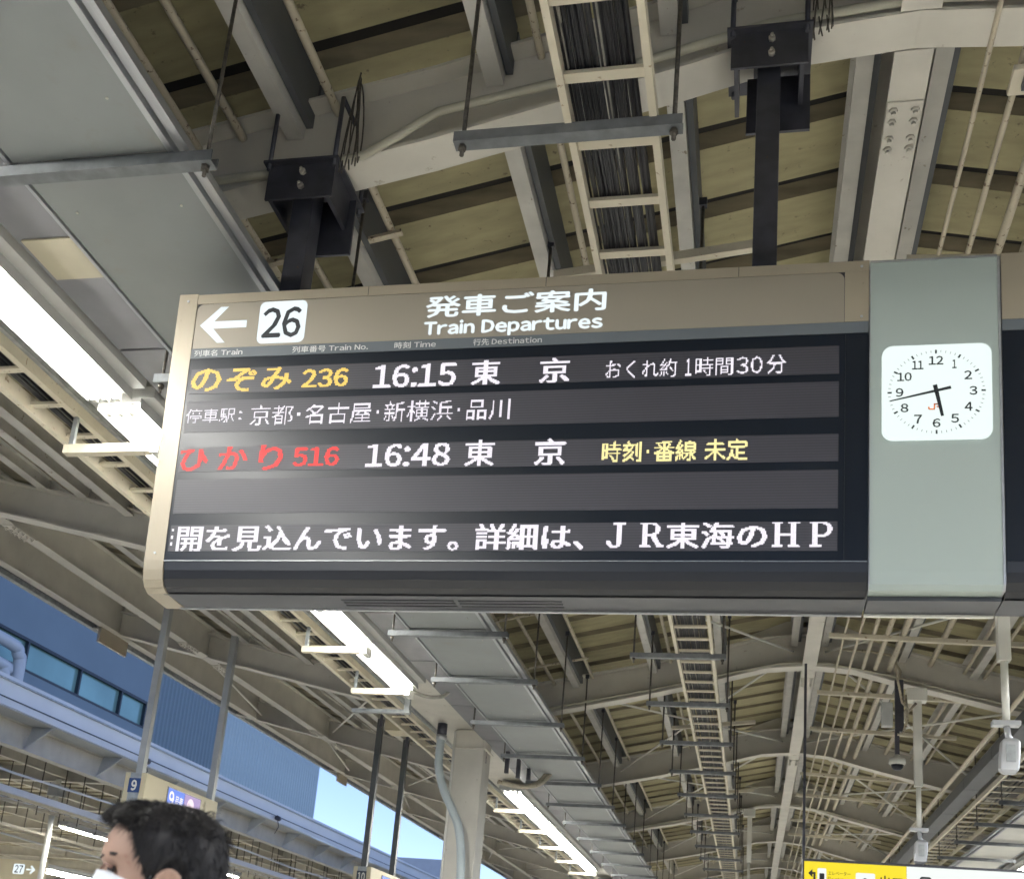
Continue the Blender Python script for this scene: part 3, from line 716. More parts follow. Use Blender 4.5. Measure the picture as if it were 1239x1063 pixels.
MB().box(.4365 * K, .95 * K, 4.362, 4.38, zu - .014, zu - .005).build('underside_lip', M_white, clock)
CX_, CY_ = .6955, .7665
plate(rrect(.482, .913, .5585, .979, .045, 8), .0105, .021, 'clock_rim', E_face, clock)
plate(rrect(.494, .901, .570, .960, .045, 8), .0213, .0235, 'clock_face', E_face, clock)
DC = .0245
tick = None
for k in range(60):
    a = R(90 - 6 * k); big = k % 5 == 0; r0, r1 = (.175, .192) if big else (.180, .190); w2 = .0036 if big else .0009
    c, s = math.cos(a), math.sin(a)
    q = [(CX_ + c * r * 1.0 - s * e * w2, CY_ + s * r * .97 + c * e * w2) for r, e in ((r0, -1), (r0, 1), (r1, 1), (r1, -1))]
    m = MB(); m.rings([[S(u, v, d) for u, v in q] for d in (DC, DC + .0006)]); m.build('tick', M_ink, clock)
for k in range(1, 13):
    a = R(90 - 30 * k); cu, cv = CX_ + math.cos(a) * .144, CY_ + math.sin(a) * .139; hw = .0145 if k < 10 else .028
    if k == 1: hw = .008
    if k == 11: hw = .022
    fit_text(str(k), (cu - hw, cu + hw, cv - .0185, cv + .0185), S, M_ink, clock, 'numeral', .024, sp=.06, d=DC)
def hand(tip, tail, w0, w1, d, name):
    a = Vector(tip); b = Vector(tail); dr = (a - b).normalized(); n = Vector((-dr.y, dr.x))
    q = [b + n * w1, b - n * w1, a - n * w0, a + n * w0]
    MB().rings([[S(p.x, p.y, e) for p in q] for e in (d, d + .002)]).build(name, M_ink, clock)
M_logo = mat('orange_print', (.75, .20, .05), .6, var=0)
def lm(u, v): return S(u, v, DC + .0003)
lg = MB(); u0, v0 = .668, .692
for p in ([(0, 0), (.022, 0), (.022, -.006), (.0, -.006)], [(.017, 0), (.023, 0), (.023, .022), (.017, .022)], [(-.005, -.001), (.001, -.006), (.001, .008), (-.005, .008)], [(.02, .022), (.046, .022), (.046, .016), (.02, .016)], [(.040, .018), (.046, .018), (.046, .008), (.040, .008)], [(.028, .011), (.046, .011), (.046, .005), (.028, .005)], [(.028, .011), (.034, .011), (.052, -.006), (.044, -.006)]):
    lg.add([lm(u0 + a, v0 + b) for a, b in p], [[0, 1, 2, 3]])
lg.build('emblem', M_logo, clock)
hand((.7185, .657), (.6900, .795), .0058, .0085, DC + .002, 'hour_hand')
hand((.5125, .7265), (.752, .781), .0022, .0062, DC + .0045, 'minute_hand')
MB().rings([[S(CX_ + .008 * math.cos(k), CY_ + .008 * math.sin(k), d) for k in [i * math.pi / 6 for i in range(12)]] for d in (DC, DC + .008)]).build('hub', M_ink, clock)
# the next board, cut by the frame
nb = thing('departure_board', (S(1.9, 0).x, 4.3, zu), 'second departure board cut off by the right edge, beyond the clock', 'departure board')
cabinet(.9585, 3.3, M_bezel, nb, 'cabinet')
o = MB(); sbox(o, .9585, 3.3, 1.092, 1.392, .002, .006); o.build('top_trim', M_beige, nb)
o = MB(); sbox(o, .9585, 3.3, 1.042, 1.0905, .001, .005); o.build('caption_band', M_band, nb)
o = MB(); sbox(o, .9585, 3.3, .045, 1.040, .001, .003); o.build('glass', M_glass, nb)
MB().box(.957 * K, 3.3 * K, 4.215, 4.375, zu - .0045 + .004, zu - .0004).build('underside_plate', M_under, nb)

# ---------------------------------------------------------------- hung signs, cameras, hose
def wq(m, pts): m.add(pts, [list(range(len(pts)))]); return m
def number_box(x0, x1, ya, yb, zt, zb, ztop, num, label, polepos, pm):
    t = thing('car_number_sign', ((x0 + x1) / 2, (ya + yb) / 2, zb), label, 'sign')
    MB().box(x0, x1, ya, yb, zb, zt).build('box', M_cream, t, bevel=.006)
    MB().box(x0 + .07, x1 - .07, ya - .004, ya - .0005, zb, zt - .001).build('front_strip', M_galv, t)
    cx = (x0 + x1) / 2 + .0; h = .17
    M_navy = mat('navy_tile', (.02, .05, .16), .4, var=.03)
    if num == '10': M_navy = mat('black_tile', (.03, .04, .06), .4, var=.03)
    MB().box(cx - .075, cx + .075, ya - .012, ya - .0045, zt - .24, zt - .07).build('number_tile', M_navy, t)
    hw = .032 if len(num) == 1 else .055
    fit_text(num, (cx - hw, cx + hw, zt - .215, zt - .095), lambda u, v, d: Vector((u, ya - .0125 - d, v)), M_white, t, 'number', .04, d=.001)
    for px, py in polepos:
        MB().box(px - .042, px + .042, py - .042, py + .042, zb + .05, ztop).build('pole', pm, t)
    # lit display in the long side
    M_scr = emis('sign_blue_screen', (.16, .30, 1), .9); M_scr2 = emis('sign_violet_screen', (.62, .45, .85), .7)
    yc = ya + .55
    MB().box(x1 + .0005, x1 + .006, yc - .02, yc + .88, zt - .33, zt - .055).build('display_frame', M_bezel, t)
    MB().box(x1 + .0065, x1 + .009, yc, yc + .42, zt - .32, zt - .065).build('display', M_scr, t)
    MB().box(x1 + .0065, x1 + .009, yc + .43, yc + .86, zt - .32, zt - .065).build('display', M_scr2, t)
    mp = lambda u, v, d: Vector((x1 + .0095 + d, u, v))
    fit_text(num, (yc + .03, yc + .15, zt - .28, zt - .10), mp, E_white, t, 'display_lettering', .03)
    fit_text('号車', (yc + .19, yc + .39, zt - .27, zt - .13), mp, E_white, t, 'display_lettering', .01)
    m = MB(); m.rings([[Vector((x1 + d, yc + .60 + .09 * math.cos(a), zt - .19 + .09 * math.sin(a))) for a in [i * math.pi / 10 for i in range(20)]] for d in (.0095, .0105)]); m.build('display_disc', emis('lit_disc', (1, .8, .9), 1.1), t)
    return t
number_box(-7.33, -7.05, 12.18, 14.1, 2.28, 1.35, 4.78, '9', 'cream hanging sign box with navy number 9 above the person', ((-7.19, 12.27), (-7.12, 14.0)), mat('grey_pole', (.36, .37, .36), .4, .2, var=.08))
nb10 = number_box(-5.86, -5.58, 16.42, 18.0, 1.80, .9, 4.1, '10', 'cream hanging sign box with black number 10 at the bottom edge', ((-5.72, 16.5), (-5.72, 17.9)), M_post)
for y, x in ((16.5, -5.72), (17.9, -5.72)):
    MB().bar((x, y, 3.95), (x + .10, y - .25, 4.3), .05, .05).build('brace', M_dark, nb10)
MB().box(-5.55, -5.2, 16.2, 16.6, 3.86, 4.12).build('junction_box', M_cream, nb10)

ex = thing('exit_sign', (1.85, 14.15, 1.44), 'yellow and white backlit elevator and exit sign at the bottom right', 'sign')
MB().box(.59, 3.35, 14.11, 14.33, 1.40, 1.955).build('frame', M_dark, ex)
E_yl = emis('backlit_yellow', (1, .80, .0), .95); E_wh = emis('backlit_pale', (.95, 1, .97), .95)
MB().box(.61, 1.773, 14.10, 14.109, 1.42, 1.925).build('yellow_panel', E_yl, ex)
MB().box(1.776, 3.33, 14.10, 14.109, 1.42, 1.925).build('white_panel', E_wh, ex)
fm = lambda u, v, d: Vector((u, 14.099 - d, v))
def fb(nm, pts, m_, d=.001): MB().rings([[fm(u, v, e) for u, v in pts] for e in (d, d + .0008)]).build(nm, m_, ex)
fb('arrow', [(.715, 1.60), (.74, 1.60), (.74, 1.80), (.705, 1.80), (.705, 1.835), (.655, 1.785), (.705, 1.735), (.705, 1.775), (.715, 1.775)], M_ink)
fb('pictogram', rrect(.762, .865, 1.56, 1.85, .015), E_wh); fb('pictogram', rrect(.785, .842, 1.60, 1.79, .01), M_ink, .002)
fit_text('エレベーター', (.885, 1.14, 1.775, 1.82), fm, M_ink, ex, 'lettering', .01)
fit_text('Elevator', (.885, 1.06, 1.70, 1.755), fm, M_ink, ex, 'lettering', .01)
fb('pictogram', rrect(1.20, 1.42, 1.56, 1.82, .02), E_wh)
fb('pictogram', [(1.29, 1.76), (1.32, 1.76), (1.32, 1.6), (1.29, 1.6)], M_ink, .002); fb('pictogram', rrect(1.34, 1.39, 1.68, 1.73, .02), M_ink, .002)
fit_text('出口', (1.475, 1.725, 1.58, 1.80), fm, M_ink, ex, 'lettering', .02)
fb('pictogram', rrect(1.92, 2.05, 1.60, 1.815, .03), M_ink); fb('pictogram', rrect(1.935, 2.035, 1.68, 1.79, .02), E_wh, .002)
fit_text('JR', (2.17, 2.32, 1.70, 1.79), fm, M_ink, ex, 'lettering', .02)
for x in (.600, 3.30): MB().box(x - .013, x + .018, 14.16, 14.20, 1.956, zbot(x) + .02).build('hanger_post', M_dark, ex)

M_silver = mat('silver_plastic', (.45, .46, .47), .3, .4, var=.06, scale=8)
def device(x, y, zt, zcross, ztop_sleeve, label, s=1.0, mount=True):
    t = thing('pole_device', (x, y, zcross - .45), label, 'antenna')
    MB().box(x - .048 * s, x + .048 * s, y - .048 * s, y + .048 * s, ztop_sleeve, zt).build('sleeve', M_white, t, bevel=.005)
    m = MB(); m.tube([(x, y, ztop_sleeve + .01), (x, y, zcross)], .03 * s, 10); m.build('pole', M_white, t)
    if mount: MB().box(x - .13, x + .11, y - .08, y + .08, zt - .16, zt).build('mount_box', M_white, t, bevel=.008)
    MB().box(x - .11, x + .10, y - .05, y + .05, zcross - .02, zcross + .02).build('cross_plate', M_silver, t, bevel=.004)
    m = MB(); m.tube([(x, y, zcross - .02), (x + .01, y, zcross - .10), (x + .035, y, zcross - .14)], .025 * s, 8); m.build('neck', M_silver, t)
    m = MB(); h = []
    for k, (dz, f) in enumerate(((-.12, .6), (-.15, .95), (-.28, 1.0), (-.38, .95), (-.41, .6))):
        h.append([(x + .035 + dz * .08 + dx * f, y + dy * f, zcross + dz) for dx, dy in ((-.075, -.05), (.075, -.05), (.075, .05), (-.075, .05))])
    m.rings(h); m.build('case', M_silver, t, bevel=.012)
    m = MB(); m.box(x - .02, x + .05, y - .056, y - .0515, zcross - .32, zcross - .18); m.build('label_plate', M_galv, t)
    return t
device(1.955, 9.4, 4.2, 2.46, 2.98, 'silver device on a white pole right below the clock')
device(1.935, 14.2, 4.12, 2.38, 2.90, 'small silver device on a cream pole above the exit sign')
device(-.07, 24.1, 4.30, 2.4, 3.2, 'distant cream pole with device below the middle cable ladder')
dc = thing('dome_camera', (1.68, 14.1, 3.06), 'white dome security camera on a dark bracket above the exit sign', 'camera')
MB().box(1.66, 1.76, 14.06, 14.12, 3.55, 4.2).build('mount_plate', M_dark, dc)
MB().box(1.655, 1.705, 14.05, 14.11, 3.26, 3.549).build('mount_stem', M_dark, dc)
MB().box(1.50, 1.63, 14.02, 14.12, 3.60, 3.90).build('junction_box', mat('grey_box', (.45, .46, .44), .5), dc, bevel=.008)
def lathe(cx, cy, prof, n=20):
    return MB().rings([[(cx + r * math.cos(i * 2 * math.pi / n), cy + r * math.sin(i * 2 * math.pi / n), z) for i in range(n)] for r, z in prof], sm=True)
lathe(1.68, 14.08, [(.03, 3.26), (.04, 3.22), (.095, 3.21), (.10, 3.15), (.085, 3.135)]).build('housing', M_white, dc)
lathe(1.68, 14.08, [(.075, 3.134), (.065, 3.10), (.04, 3.075), (.01, 3.067)]).build('dome', M_glass, dc)
for q, pts in enumerate(([(1.66, 14.04, 4.62), (1.67, 14.03, 4.3), (1.74, 14.03, 3.9), (1.82, 14.03, 3.8), (1.9, 14.04, 3.9)], [(1.78, 14.04, 4.0), (1.80, 14.03, 3.7), (1.74, 14.03, 3.5), (1.68, 14.03, 3.5)])):
    MB().tube(pts, .016, 8).build('cable', M_pipe, dc)
o = MB().tube([(1.05, 14.2, 4.62), (1.4, 14.2, 4.6), (1.62, 14.18, 4.55), (1.74, 14.18, 4.35), (1.72, 14.18, 4.1)], .018, 8).build('conduit', M_pipe); tag(centre_origin(o), 'curved cream conduit dropping from the beam to the dome camera', 'conduit')

# hose on the pillar
hs = thing('flexible_hose', (-3.75, 14.0, 1.5), 'grey corrugated hose hanging in front of the cream pillar', 'hose')
pth = [(-4.00, 3.32), (-4.0, 3.25), (-4.005, 3.1), (-3.99, 2.84), (-3.90, 2.57), (-3.76, 2.31), (-3.66, 2.1), (-3.60, 1.8), (-3.57, 1.4), (-3.57, .8), (-3.57, -.2)]
pp = []; rr = []
import itertools
def catmull(P, n):
    out = []
    for i in range(len(P) - 1):
        p0 = P[max(i - 1, 0)]; p1 = P[i]; p2 = P[i + 1]; p3 = P[min(i + 2, len(P) - 1)]
        for j in range(n):
            t = j / n; out.append([.5 * ((2 * b) + (-a + c) * t + (2 * a - 5 * b + 4 * c - d) * t * t + (-a + 3 * b - 3 * c + d) * t ** 3) for a, b, c, d in zip(p0, p1, p2, p3)])
    out.append(list(P[-1])); return out
cp = catmull([(a, 13.98, b) for a, b in pth], 18)
MB().tube(cp, [.050 if i % 2 else .058 for i in range(len(cp))], 12).build('hose', mat('hose_grey', (.40, .45, .45), .45, var=.06), hs)
lathe(-4.0, 13.98, [(.05, 3.28), (.066, 3.28), (.066, 3.438), (.05, 3.438)], 14).build('coupling', M_dark, hs)
lathe(-4.0, 13.98, [(.058, 3.22), (.072, 3.22), (.072, 3.285), (.058, 3.285)], 14).build('clamp', M_alu, hs)
fit_text('8', (14.36, 14.44, 3.02, 3.18), lambda u, v, d: Vector((-3.4785 + d, u, v)), M_ink, m8, 'number', 0, d=.001)
o = MB().tube(catmull([(-3.78, 11.55, 3.25), (-3.6, 11.75, 3.2), (-3.42, 11.9, 3.25), (-3.36, 12.0, 3.42)], 6), .022, 8).build('cable', M_cable2); tag(centre_origin(o), 'black cable looping from the lamp end to the girder before the pillar', 'cable')
for dx in (0, .06):
    o = MB().tube(catmull([(-3.45 + dx, 15.1, 2.92), (-3.2 + dx, 15.3, 2.9), (-2.98 + dx, 15.5, 3.0), (-2.86 + dx, 15.6, 3.2), (-2.84 + dx, 15.6, 3.35)], 6), .030, 8).build('cable', M_pipe); tag(centre_origin(o), ('inner' if dx else 'outer') + ' of the two thick cream cables curving from the pillar to the panels', 'cable')
for k, (x, y) in enumerate(((-3.30, 14.9), (-3.18, 15.1), (-3.05, 15.2))):
    o = MB().box(x - .025, x + .025, y - .03, y + .03, 2.98 if k else 3.0, 3.42).build('steel_strut', M_dark); tag(centre_origin(o), ['first', 'second', 'third'][k] + ' short dark vertical strut right of the pillar top', 'strut', 'short dark struts beside the pillar')
t = thing('support_frame', (-4.3, 12.1, 3.1), 'galvanised U shaped support frame under the left ladder by the pillar', 'bracket')
MB().box(-3.93, -3.87, 12.07, 12.13, 3.12, 3.47).build('upright', M_galv, t); MB().box(-4.55, -3.86, 12.06, 12.14, 3.08, 3.119).build('crossbar', M_galv, t)
o = MB().box(-9.22, -9.18, 13.95, 14.7, 4.48, 4.72).build('plate', M_beige); tag(centre_origin(o), 'small brown plate hanging from the left eave against the blue building', 'plate')
o = MB().box(-9.22, -9.18, 24.0, 24.6, 4.5, 4.72).build('plate', M_beige); tag(centre_origin(o), 'small grey plate hanging from the left eave against the sky', 'plate')

# ---------------------------------------------------------------- canopy across the tracks
nc = thing('neighbour_canopy', (-21, 30, FLOOR), 'pale blue grey canopy edge across the tracks with brackets under its fascia', 'canopy')
Y0, Y1 = -5, 125
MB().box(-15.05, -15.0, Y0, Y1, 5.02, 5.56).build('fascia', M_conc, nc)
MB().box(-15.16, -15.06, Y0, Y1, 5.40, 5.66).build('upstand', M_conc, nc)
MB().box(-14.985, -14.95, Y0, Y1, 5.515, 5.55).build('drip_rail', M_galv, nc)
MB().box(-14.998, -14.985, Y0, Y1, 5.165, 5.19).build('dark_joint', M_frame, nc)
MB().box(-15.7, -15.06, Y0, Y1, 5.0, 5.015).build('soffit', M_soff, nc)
ibeam_y(-15.75, Y0, Y1, 4.45, .56, .26, nc, 'edge_girder')
src = None
for k in range(34):
    y = 1.2 + k * 2.95
    if src is None:
        src = MB().rings([[(-15.08, yy, 4.99), (-15.6, yy, 4.99), (-15.72, yy, 4.50)] for yy in (y, y + .05)]).build('bracket', M_soff, nc)
    else: copy_child(src, nc, (0, k * 2.95, 0))
M_ndeck = mat('neighbour_deck', (.46, .43, .33), .8, var=.2, scale=1.5)
for k in range(1):
    MB().box(-52, -15.9, Y0, Y1, 5.05, 5.1).build('roof_sheet', M_ndeck, nc)
ribs = MB()
for k in range(200): ribs.box(-52, -15.9, Y0 + k * .62, Y0 + k * .62 + .14, 5.03, 5.045)
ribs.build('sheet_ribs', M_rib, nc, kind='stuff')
srcs = []
for k in range(26):
    y = 2 + k * 4.9
    if not srcs:
        m = MB(); m.box(-52, -15.9, y - .1, y + .1, 4.62, 4.64); m.box(-52, -15.9, y - .01, y + .01, 4.641, 5.02); srcs.append(m.build('cross_beam', M_beam, nc))
    else: copy_child(srcs[0], nc, (0, k * 4.9, 0))
for x in (-17.6, -19.6, -21.8, -24, -27, -30, -34, -38, -43, -48): ibeam_y(x, Y0, Y1, 4.70, .3, .12, nc, 'purlin')
NG = 'hanging service runs under the canopy across the tracks'
t = ladder((-16.5, 12, 3.55), (-16.5, 70, 3.55), .55, .5, 'pale cable ladder under the canopy across the tracks at the lower left', 5, .4)
m = MB(); m.box(-16.2, -16.1, 12, 70, 3.58, 3.72); m.build('side_tray', M_conc, t)
t2 = ladder((-18.6, 12, 3.3), (-18.6, 70, 3.3), .5, .6, 'second cable ladder further under the canopy across the tracks', 3, .4)
rod = None
for k in range(34):
    for par, x in ((t, -16.5), (t2, -18.6)):
        y = 13.3 + k * 1.7
        for s in (-.26, .26):
            MB().tube([(x + s, y, 3.3), (x + s, y, 5.03)], .014, 5).build('rod', M_rod, par)
for q, (x, z) in enumerate(((-15.95, 4.05), (-17.3, 3.75), (-20.2, 3.4))):
    o = MB().tube([(x, 10 + i * 4, z - (.06 if i % 2 else 0)) for i in range(16)], .03, 6).build('conduit', M_conc); tag(centre_origin(o), ['pale conduit nearest the edge under the canopy across the tracks', 'middle conduit hanging under the canopy across the tracks', 'farthest conduit under the canopy across the tracks'][q], 'conduit')
lamp(-16.9, 25.6, 28.3, 3.33, 'small lit lamp under the canopy across the tracks, left of the person', None, .3)
lamp(-21, 31.2, 34, 2.78, 'small lit lamp at the bottom left edge beside the person', None, .3)
for k, (x_, a, b) in enumerate(((-16.9, 33, 36), (-21, 40, 43), (-16.9, 47, 50), (-16.9, 55, 61), (-26, 20, 32), (-26, 38, 50), (-33, 30, 44), (-33, 50, 64), (-41, 40, 60))):  # extra lamp rows, added to brighten the dark underside here
    lamp(x_, a, b, 3.33, 'lamp added to brighten the canopy across the tracks, %s from the near left' % nth(k), 'lamps added under the canopy across the tracks', .3)
for k, (x, y) in enumerate(((-17.5, 26), (-17.5, 45.6), (-17.5, 60), (-21, 36))):
    t = thing('roof_pole', (x, y, FLOOR), 'slim white pole holding up the canopy across the tracks, %s along' % nth(k), 'pole', 'poles under the canopy across the tracks')
    m = MB(); m.tube([(x, y, FLOOR), (x, y, 4.6)], .075, 10); m.build('shaft', M_white, t)
    MB().box(x - .16, x + .16, y - .16, y + .16, 4.15, 4.45).build('head', M_soff, t)
ps_ = thing('platform_sign', (-21, 30, 2.4), 'small lit platform sign with number 27 and right arrow at the bottom left', 'sign')
MB().box(-21.8, -20.2, 30.0, 30.25, 2.30, 2.88).build('box', M_cream, ps_)
f27 = lambda u, v, d: Vector((u, 29.998 - d, v))
MB().rings([[f27(u, v, d) for u, v in rrect(-21.12, -20.76, 2.47, 2.76, .04)] for d in (0, .004)]).build('number_tile', E_hdr, ps_)
fit_text('27', (-21.07, -20.81, 2.51, 2.72), f27, M_ink, ps_, 'number', .02, d=.005)
MB().rings([[f27(u, v, d) for u, v in [(-20.70, 2.595), (-20.50, 2.595), (-20.57, 2.52), (-20.53, 2.49), (-20.40, 2.615), (-20.53, 2.74), (-20.57, 2.71), (-20.50, 2.635), (-20.70, 2.635)]] for d in (0, .004)]).build('arrow', E_hdr, ps_)
for k, (y, dz) in enumerate(((14.3, 0), (25.5, 0), (34, 0))):
    t = thing('fascia_fitting', (-14.9, y, 5.1), 'small dark fitting with loop clamped on the fascia wire, %s along' % nth(k), 'fitting', 'fittings on the fascia wire')
    m = MB(); m.tube([(-14.9, y, 5.1), (-14.9, y + .2, 5.1)], .08, 10); m.build('body', M_dark, t)
    m = MB(); m.tube([(-14.9, y + .1, 5.02), (-14.88, y + .2, 4.85), (-14.9, y + .1, 4.7), (-14.9, y, 4.6)], .012, 6); m.build('loop', M_dark, t)

# ---------------------------------------------------------------- office building and far block
ob_ = thing('office_building', (-66, 80, FLOOR), 'blue office building with teal windows and ribbed cladding behind the tracks', 'building')
BX = -32.0; BK = 60 / 32
class MBK(MB):
    'built at 32 m, set 60 m away at full size'
    def build(s, *a, **k):
        s.v = [(x * BK, y * BK, z * BK) for x, y, z in s.v]; return MB.build(s, *a, **k)
MBK().box(-46, BX - .25, 5, 79, -2, 18.6).build('body', M_bld, ob_)
MBK().box(BX - .249, BX, 5, 54.5, 13.97, 18.6).build('upper_wall', M_bld, ob_)
MBK().box(BX - .249, BX, 5, 54.5, FLOOR, 12.5).build('lower_wall', M_bld, ob_)
MBK().box(BX - .249, BX, 54.02, 54.5, 12.5, 13.97).build('wall_end', M_bld, ob_)
for k, (z0, z1) in enumerate(((12.5, 12.6), (13.83, 13.97))): MBK().box(BX - .2, BX + .03, 5, 54.05, z0, z1).build('window_frame', M_frame, ob_)
ys = [54.0, 51.5, 47.7, 43.4, 39.6, 35.6, 31.6, 27.6, 23.6]
for a, b in zip(ys[1:], ys):
    f = MBK().box(BX - .20, BX + .03, b - .06, b + .06, 12.6, 13.83).build('window_frame', M_frame, ob_)
    MBK().box(BX - .19, BX - .15, a + .06, b - .06, 12.6, 13.83).build('pane', M_wglass, f)
for nm, ya, yb, m_, dx in (('dark_rib', 54.6, 62.9, M_bld2, -.05), ('light_rib', 62.95, 79, M_bld3, .25)):
    MBK().box(BX - .24, BX + dx, ya, yb, -1.5, 18.6).build('cladding', m_, ob_)
    n = int((yb - ya) / .42); src = None
    for k in range(n):
        if src is None: src = MBK().rings([[(BX + dx, ya + .02, z), (BX + dx + .09, ya + .09, z), (BX + dx + .09, ya + .2, z), (BX + dx, ya + .27, z)] for z in (-1.5, 18.6)]).build(nm, m_, ob_)
        else: copy_child(src, ob_, (0, k * .42 * BK, 0))
dt = thing('ventilation_duct', ((BX + .8) * BK, 41.5 * BK, 17), 'pale round ventilation duct with elbow on the blue building', 'duct')
dd = catmull([(BX + .8, 30, 13.0), (BX + .8, 36, 13.05), (BX + .8, 41.0, 13.05), (BX + .8, 41.75, 12.75), (BX + .8, 41.95, 12.2), (BX + .8, 41.95, 9)], 6)
MBK().tube(dd, .27, 14).build('duct', M_conc, dt)
MBK().tube(catmull([(BX + .8, 30, 12.0), (BX + .8, 40.3, 12.05), (BX + .8, 41.0, 11.8), (BX + .8, 41.1, 11.2), (BX + .8, 41.1, 9)], 6), .24, 14).build('duct', M_conc, dt)
fbk = thing('far_building', (-64, 225, FLOOR), 'small white building far away, seen left of the cream pillar', 'building')
MBK().box(-40, -32, 118.5, 135, FLOOR, 14.2).build('wall', M_conc, fbk)
for k in range(3): MBK().box(-31.999, -31.9, 120 + k * 4, 121.6 + k * 4, 11.6, 12.6).build('window', M_frame, fbk)

# ---------------------------------------------------------------- the passer-by
HX, HY, HZ = -.925, 1.68, .150; HS = .94
M_skin = mat('skin', (.40, .25, .18), .55, var=.12, scale=14, bump=.15, spots=(45, .60, .72, (.33, .17, .12))); M_hair = mat('black_hair', (.010, .008, .008), .62, var=.4, scale=60, stretch=(1, 1, .2)); M_mask = mat('white_mask', (.70, .71, .74), .8, var=.03)
M_coat = mat('dark_coat', (.03, .035, .05), .85, var=.1)
person = thing('person', (HX, HY, FLOOR), 'dark haired person in a white face mask passing at the lower left, facing left', 'person')
LV = [(.116, .012, .012, .01), (.112, .035, .04, .032), (.10, .058, .066, .05), (.08, .078, .084, .066), (.055, .090, .094, .074), (.035, .094, .098, .077), (.02, .095, .099, .078), (.008, .088, .099, .077), (-.005, .083, .098, .076), (-.02, .085, .096, .075), (-.04, .087, .090, .072), (-.06, .085, .082, .067), (-.08, .086, .072, .060), (-.10, .084, .062, .050), (-.115, .070, .060, .044), (-.125, .050, .062, .046), (-.15, .042, .066, .052), (-.20, .044, .072, .058), (-.235, .055, .085, .10), (-.27, .075, .10, .18), (-.32, .10, .115, .215), (-.45, .12, .12, .205), (-.65, .115, .105, .175), (-.80, .115, .12, .175), (-.92, .10, .12, .17)]
def nose(z): return interp([(-.07, 0), (-.058, .012), (-.046, .024), (-.03, .016), (-.012, .006), (.01, 0)], z)
def hp(z, th, off=0):
    L = [(a, (b, c, d)) for a, b, c, d in LV[::-1]]
    p = interp([(a, v[0]) for a, v in L], z); b = interp([(a, v[1]) for a, v in L], z); s = interp([(a, v[2]) for a, v in L], z)
    c, sn = math.cos(th), math.sin(th); e = .86 if z < .1 else 1
    x = (p if c > 0 else b) * math.copysign(abs(c) ** e, c); y = s * math.copysign(abs(sn) ** e, sn)
    if z > -.12: x += nose(z) * math.exp(-(min(th, 2 * math.pi - th) / .20) ** 2) if c > 0 else 0
    if -.03 < z < .03 and c > 0:   # eye sockets
        for q in (.42, 2 * math.pi - .42): x -= .008 * math.exp(-((th - q) / .22) ** 2) * math.exp(-(z / .014) ** 2)
    l = math.hypot(x, y) or 1; x += off * x / l; y += off * y / l
    return x, y
YAW = R(-34)
def PW(x, y, z):      # local: +x is the way the face looks
    c, s = math.cos(YAW), math.sin(YAW); X = -(x * c - y * s); Y = (x * s + y * c)
    return (HX + X * HS, HY + Y * HS, HZ + z * (HS if z > -.25 else 1 - .06 * .25 / max(.25, -z)))
NT = 56; zs = [.116 - .0058 * k for k in range(42)] + [-.135, -.15, -.175, -.20, -.22, -.235, -.25, -.27, -.295, -.32, -.38, -.45, -.55, -.65, -.72, -.80, -.86, -.92]
body = MB(); body.rings([[PW(*hp(z, i * 2 * math.pi / NT), z) for i in range(NT)] for z in zs], sm=True)
for s in (-1, 1):
    body.tube([PW(0, s * .09, -.85), PW(.05 * s, s * .095, -1.22), PW(-.03 + .08 * s, s * .095, -1.60)], [.085, .06, .042], 12)
    body.tube([PW(0, s * .19, -.29), PW(-.02, s * .245, -.56), PW(.05, s * .245, -.80)], [.055, .042, .032], 12)
    body.tube([PW(.05, s * .245, -.79), PW(.065, s * .245, -.86), PW(.075, s * .24, -.9)], [.034, .044, .03], 10)
    for q in range(4): body.tube([PW(.055 + q * .018, s * .244, -.88), PW(.065 + q * .016, s * .24, -.93), PW(.06 + q * .014, s * .232, -.965 + abs(q - 1) * .008)], [.010, .009, .007], 6)
    body.tube([PW(.09, s * .24, -.85), PW(.115, s * .235, -.90)], [.011, .008], 6)
bo = body.build('body', M_skin, person)
coat = MB(); coat.rings([[PW(*hp(z, i * 2 * math.pi / NT, .016 if z > -.9 else .03), z) for i in range(NT)] for z in (-.205, -.22, -.235, -.25, -.27, -.295, -.32, -.38, -.45, -.55, -.65, -.72, -.80, -.92, -.98)], sm=True)
for s in (-1, 1): coat.tube([PW(0, s * .185, -.275), PW(-.02, s * .25, -.56), PW(.05, s * .25, -.81)], [.075, .06, .048], 12)
coat.build('coat', M_coat, person)
tr = MB()
for s in (-1, 1):
    tr.tube([PW(0, s * .085, -.82), PW(.05 * s, s * .095, -1.22), PW(-.03 + .08 * s, s * .095, -1.60)], [.11, .08, .06], 12)
tr.build('trousers', M_coat, person)
sh = MB()
for s in (-1, 1): sh.tube([PW(-.1 + .08 * s, s * .095, -1.615), PW(.06 + .08 * s, s * .095, -1.62), PW(.14 + .08 * s, s * .1, -1.63)], [.04, .045, .028], 10)
sh.build('shoes', M_bezel, person)
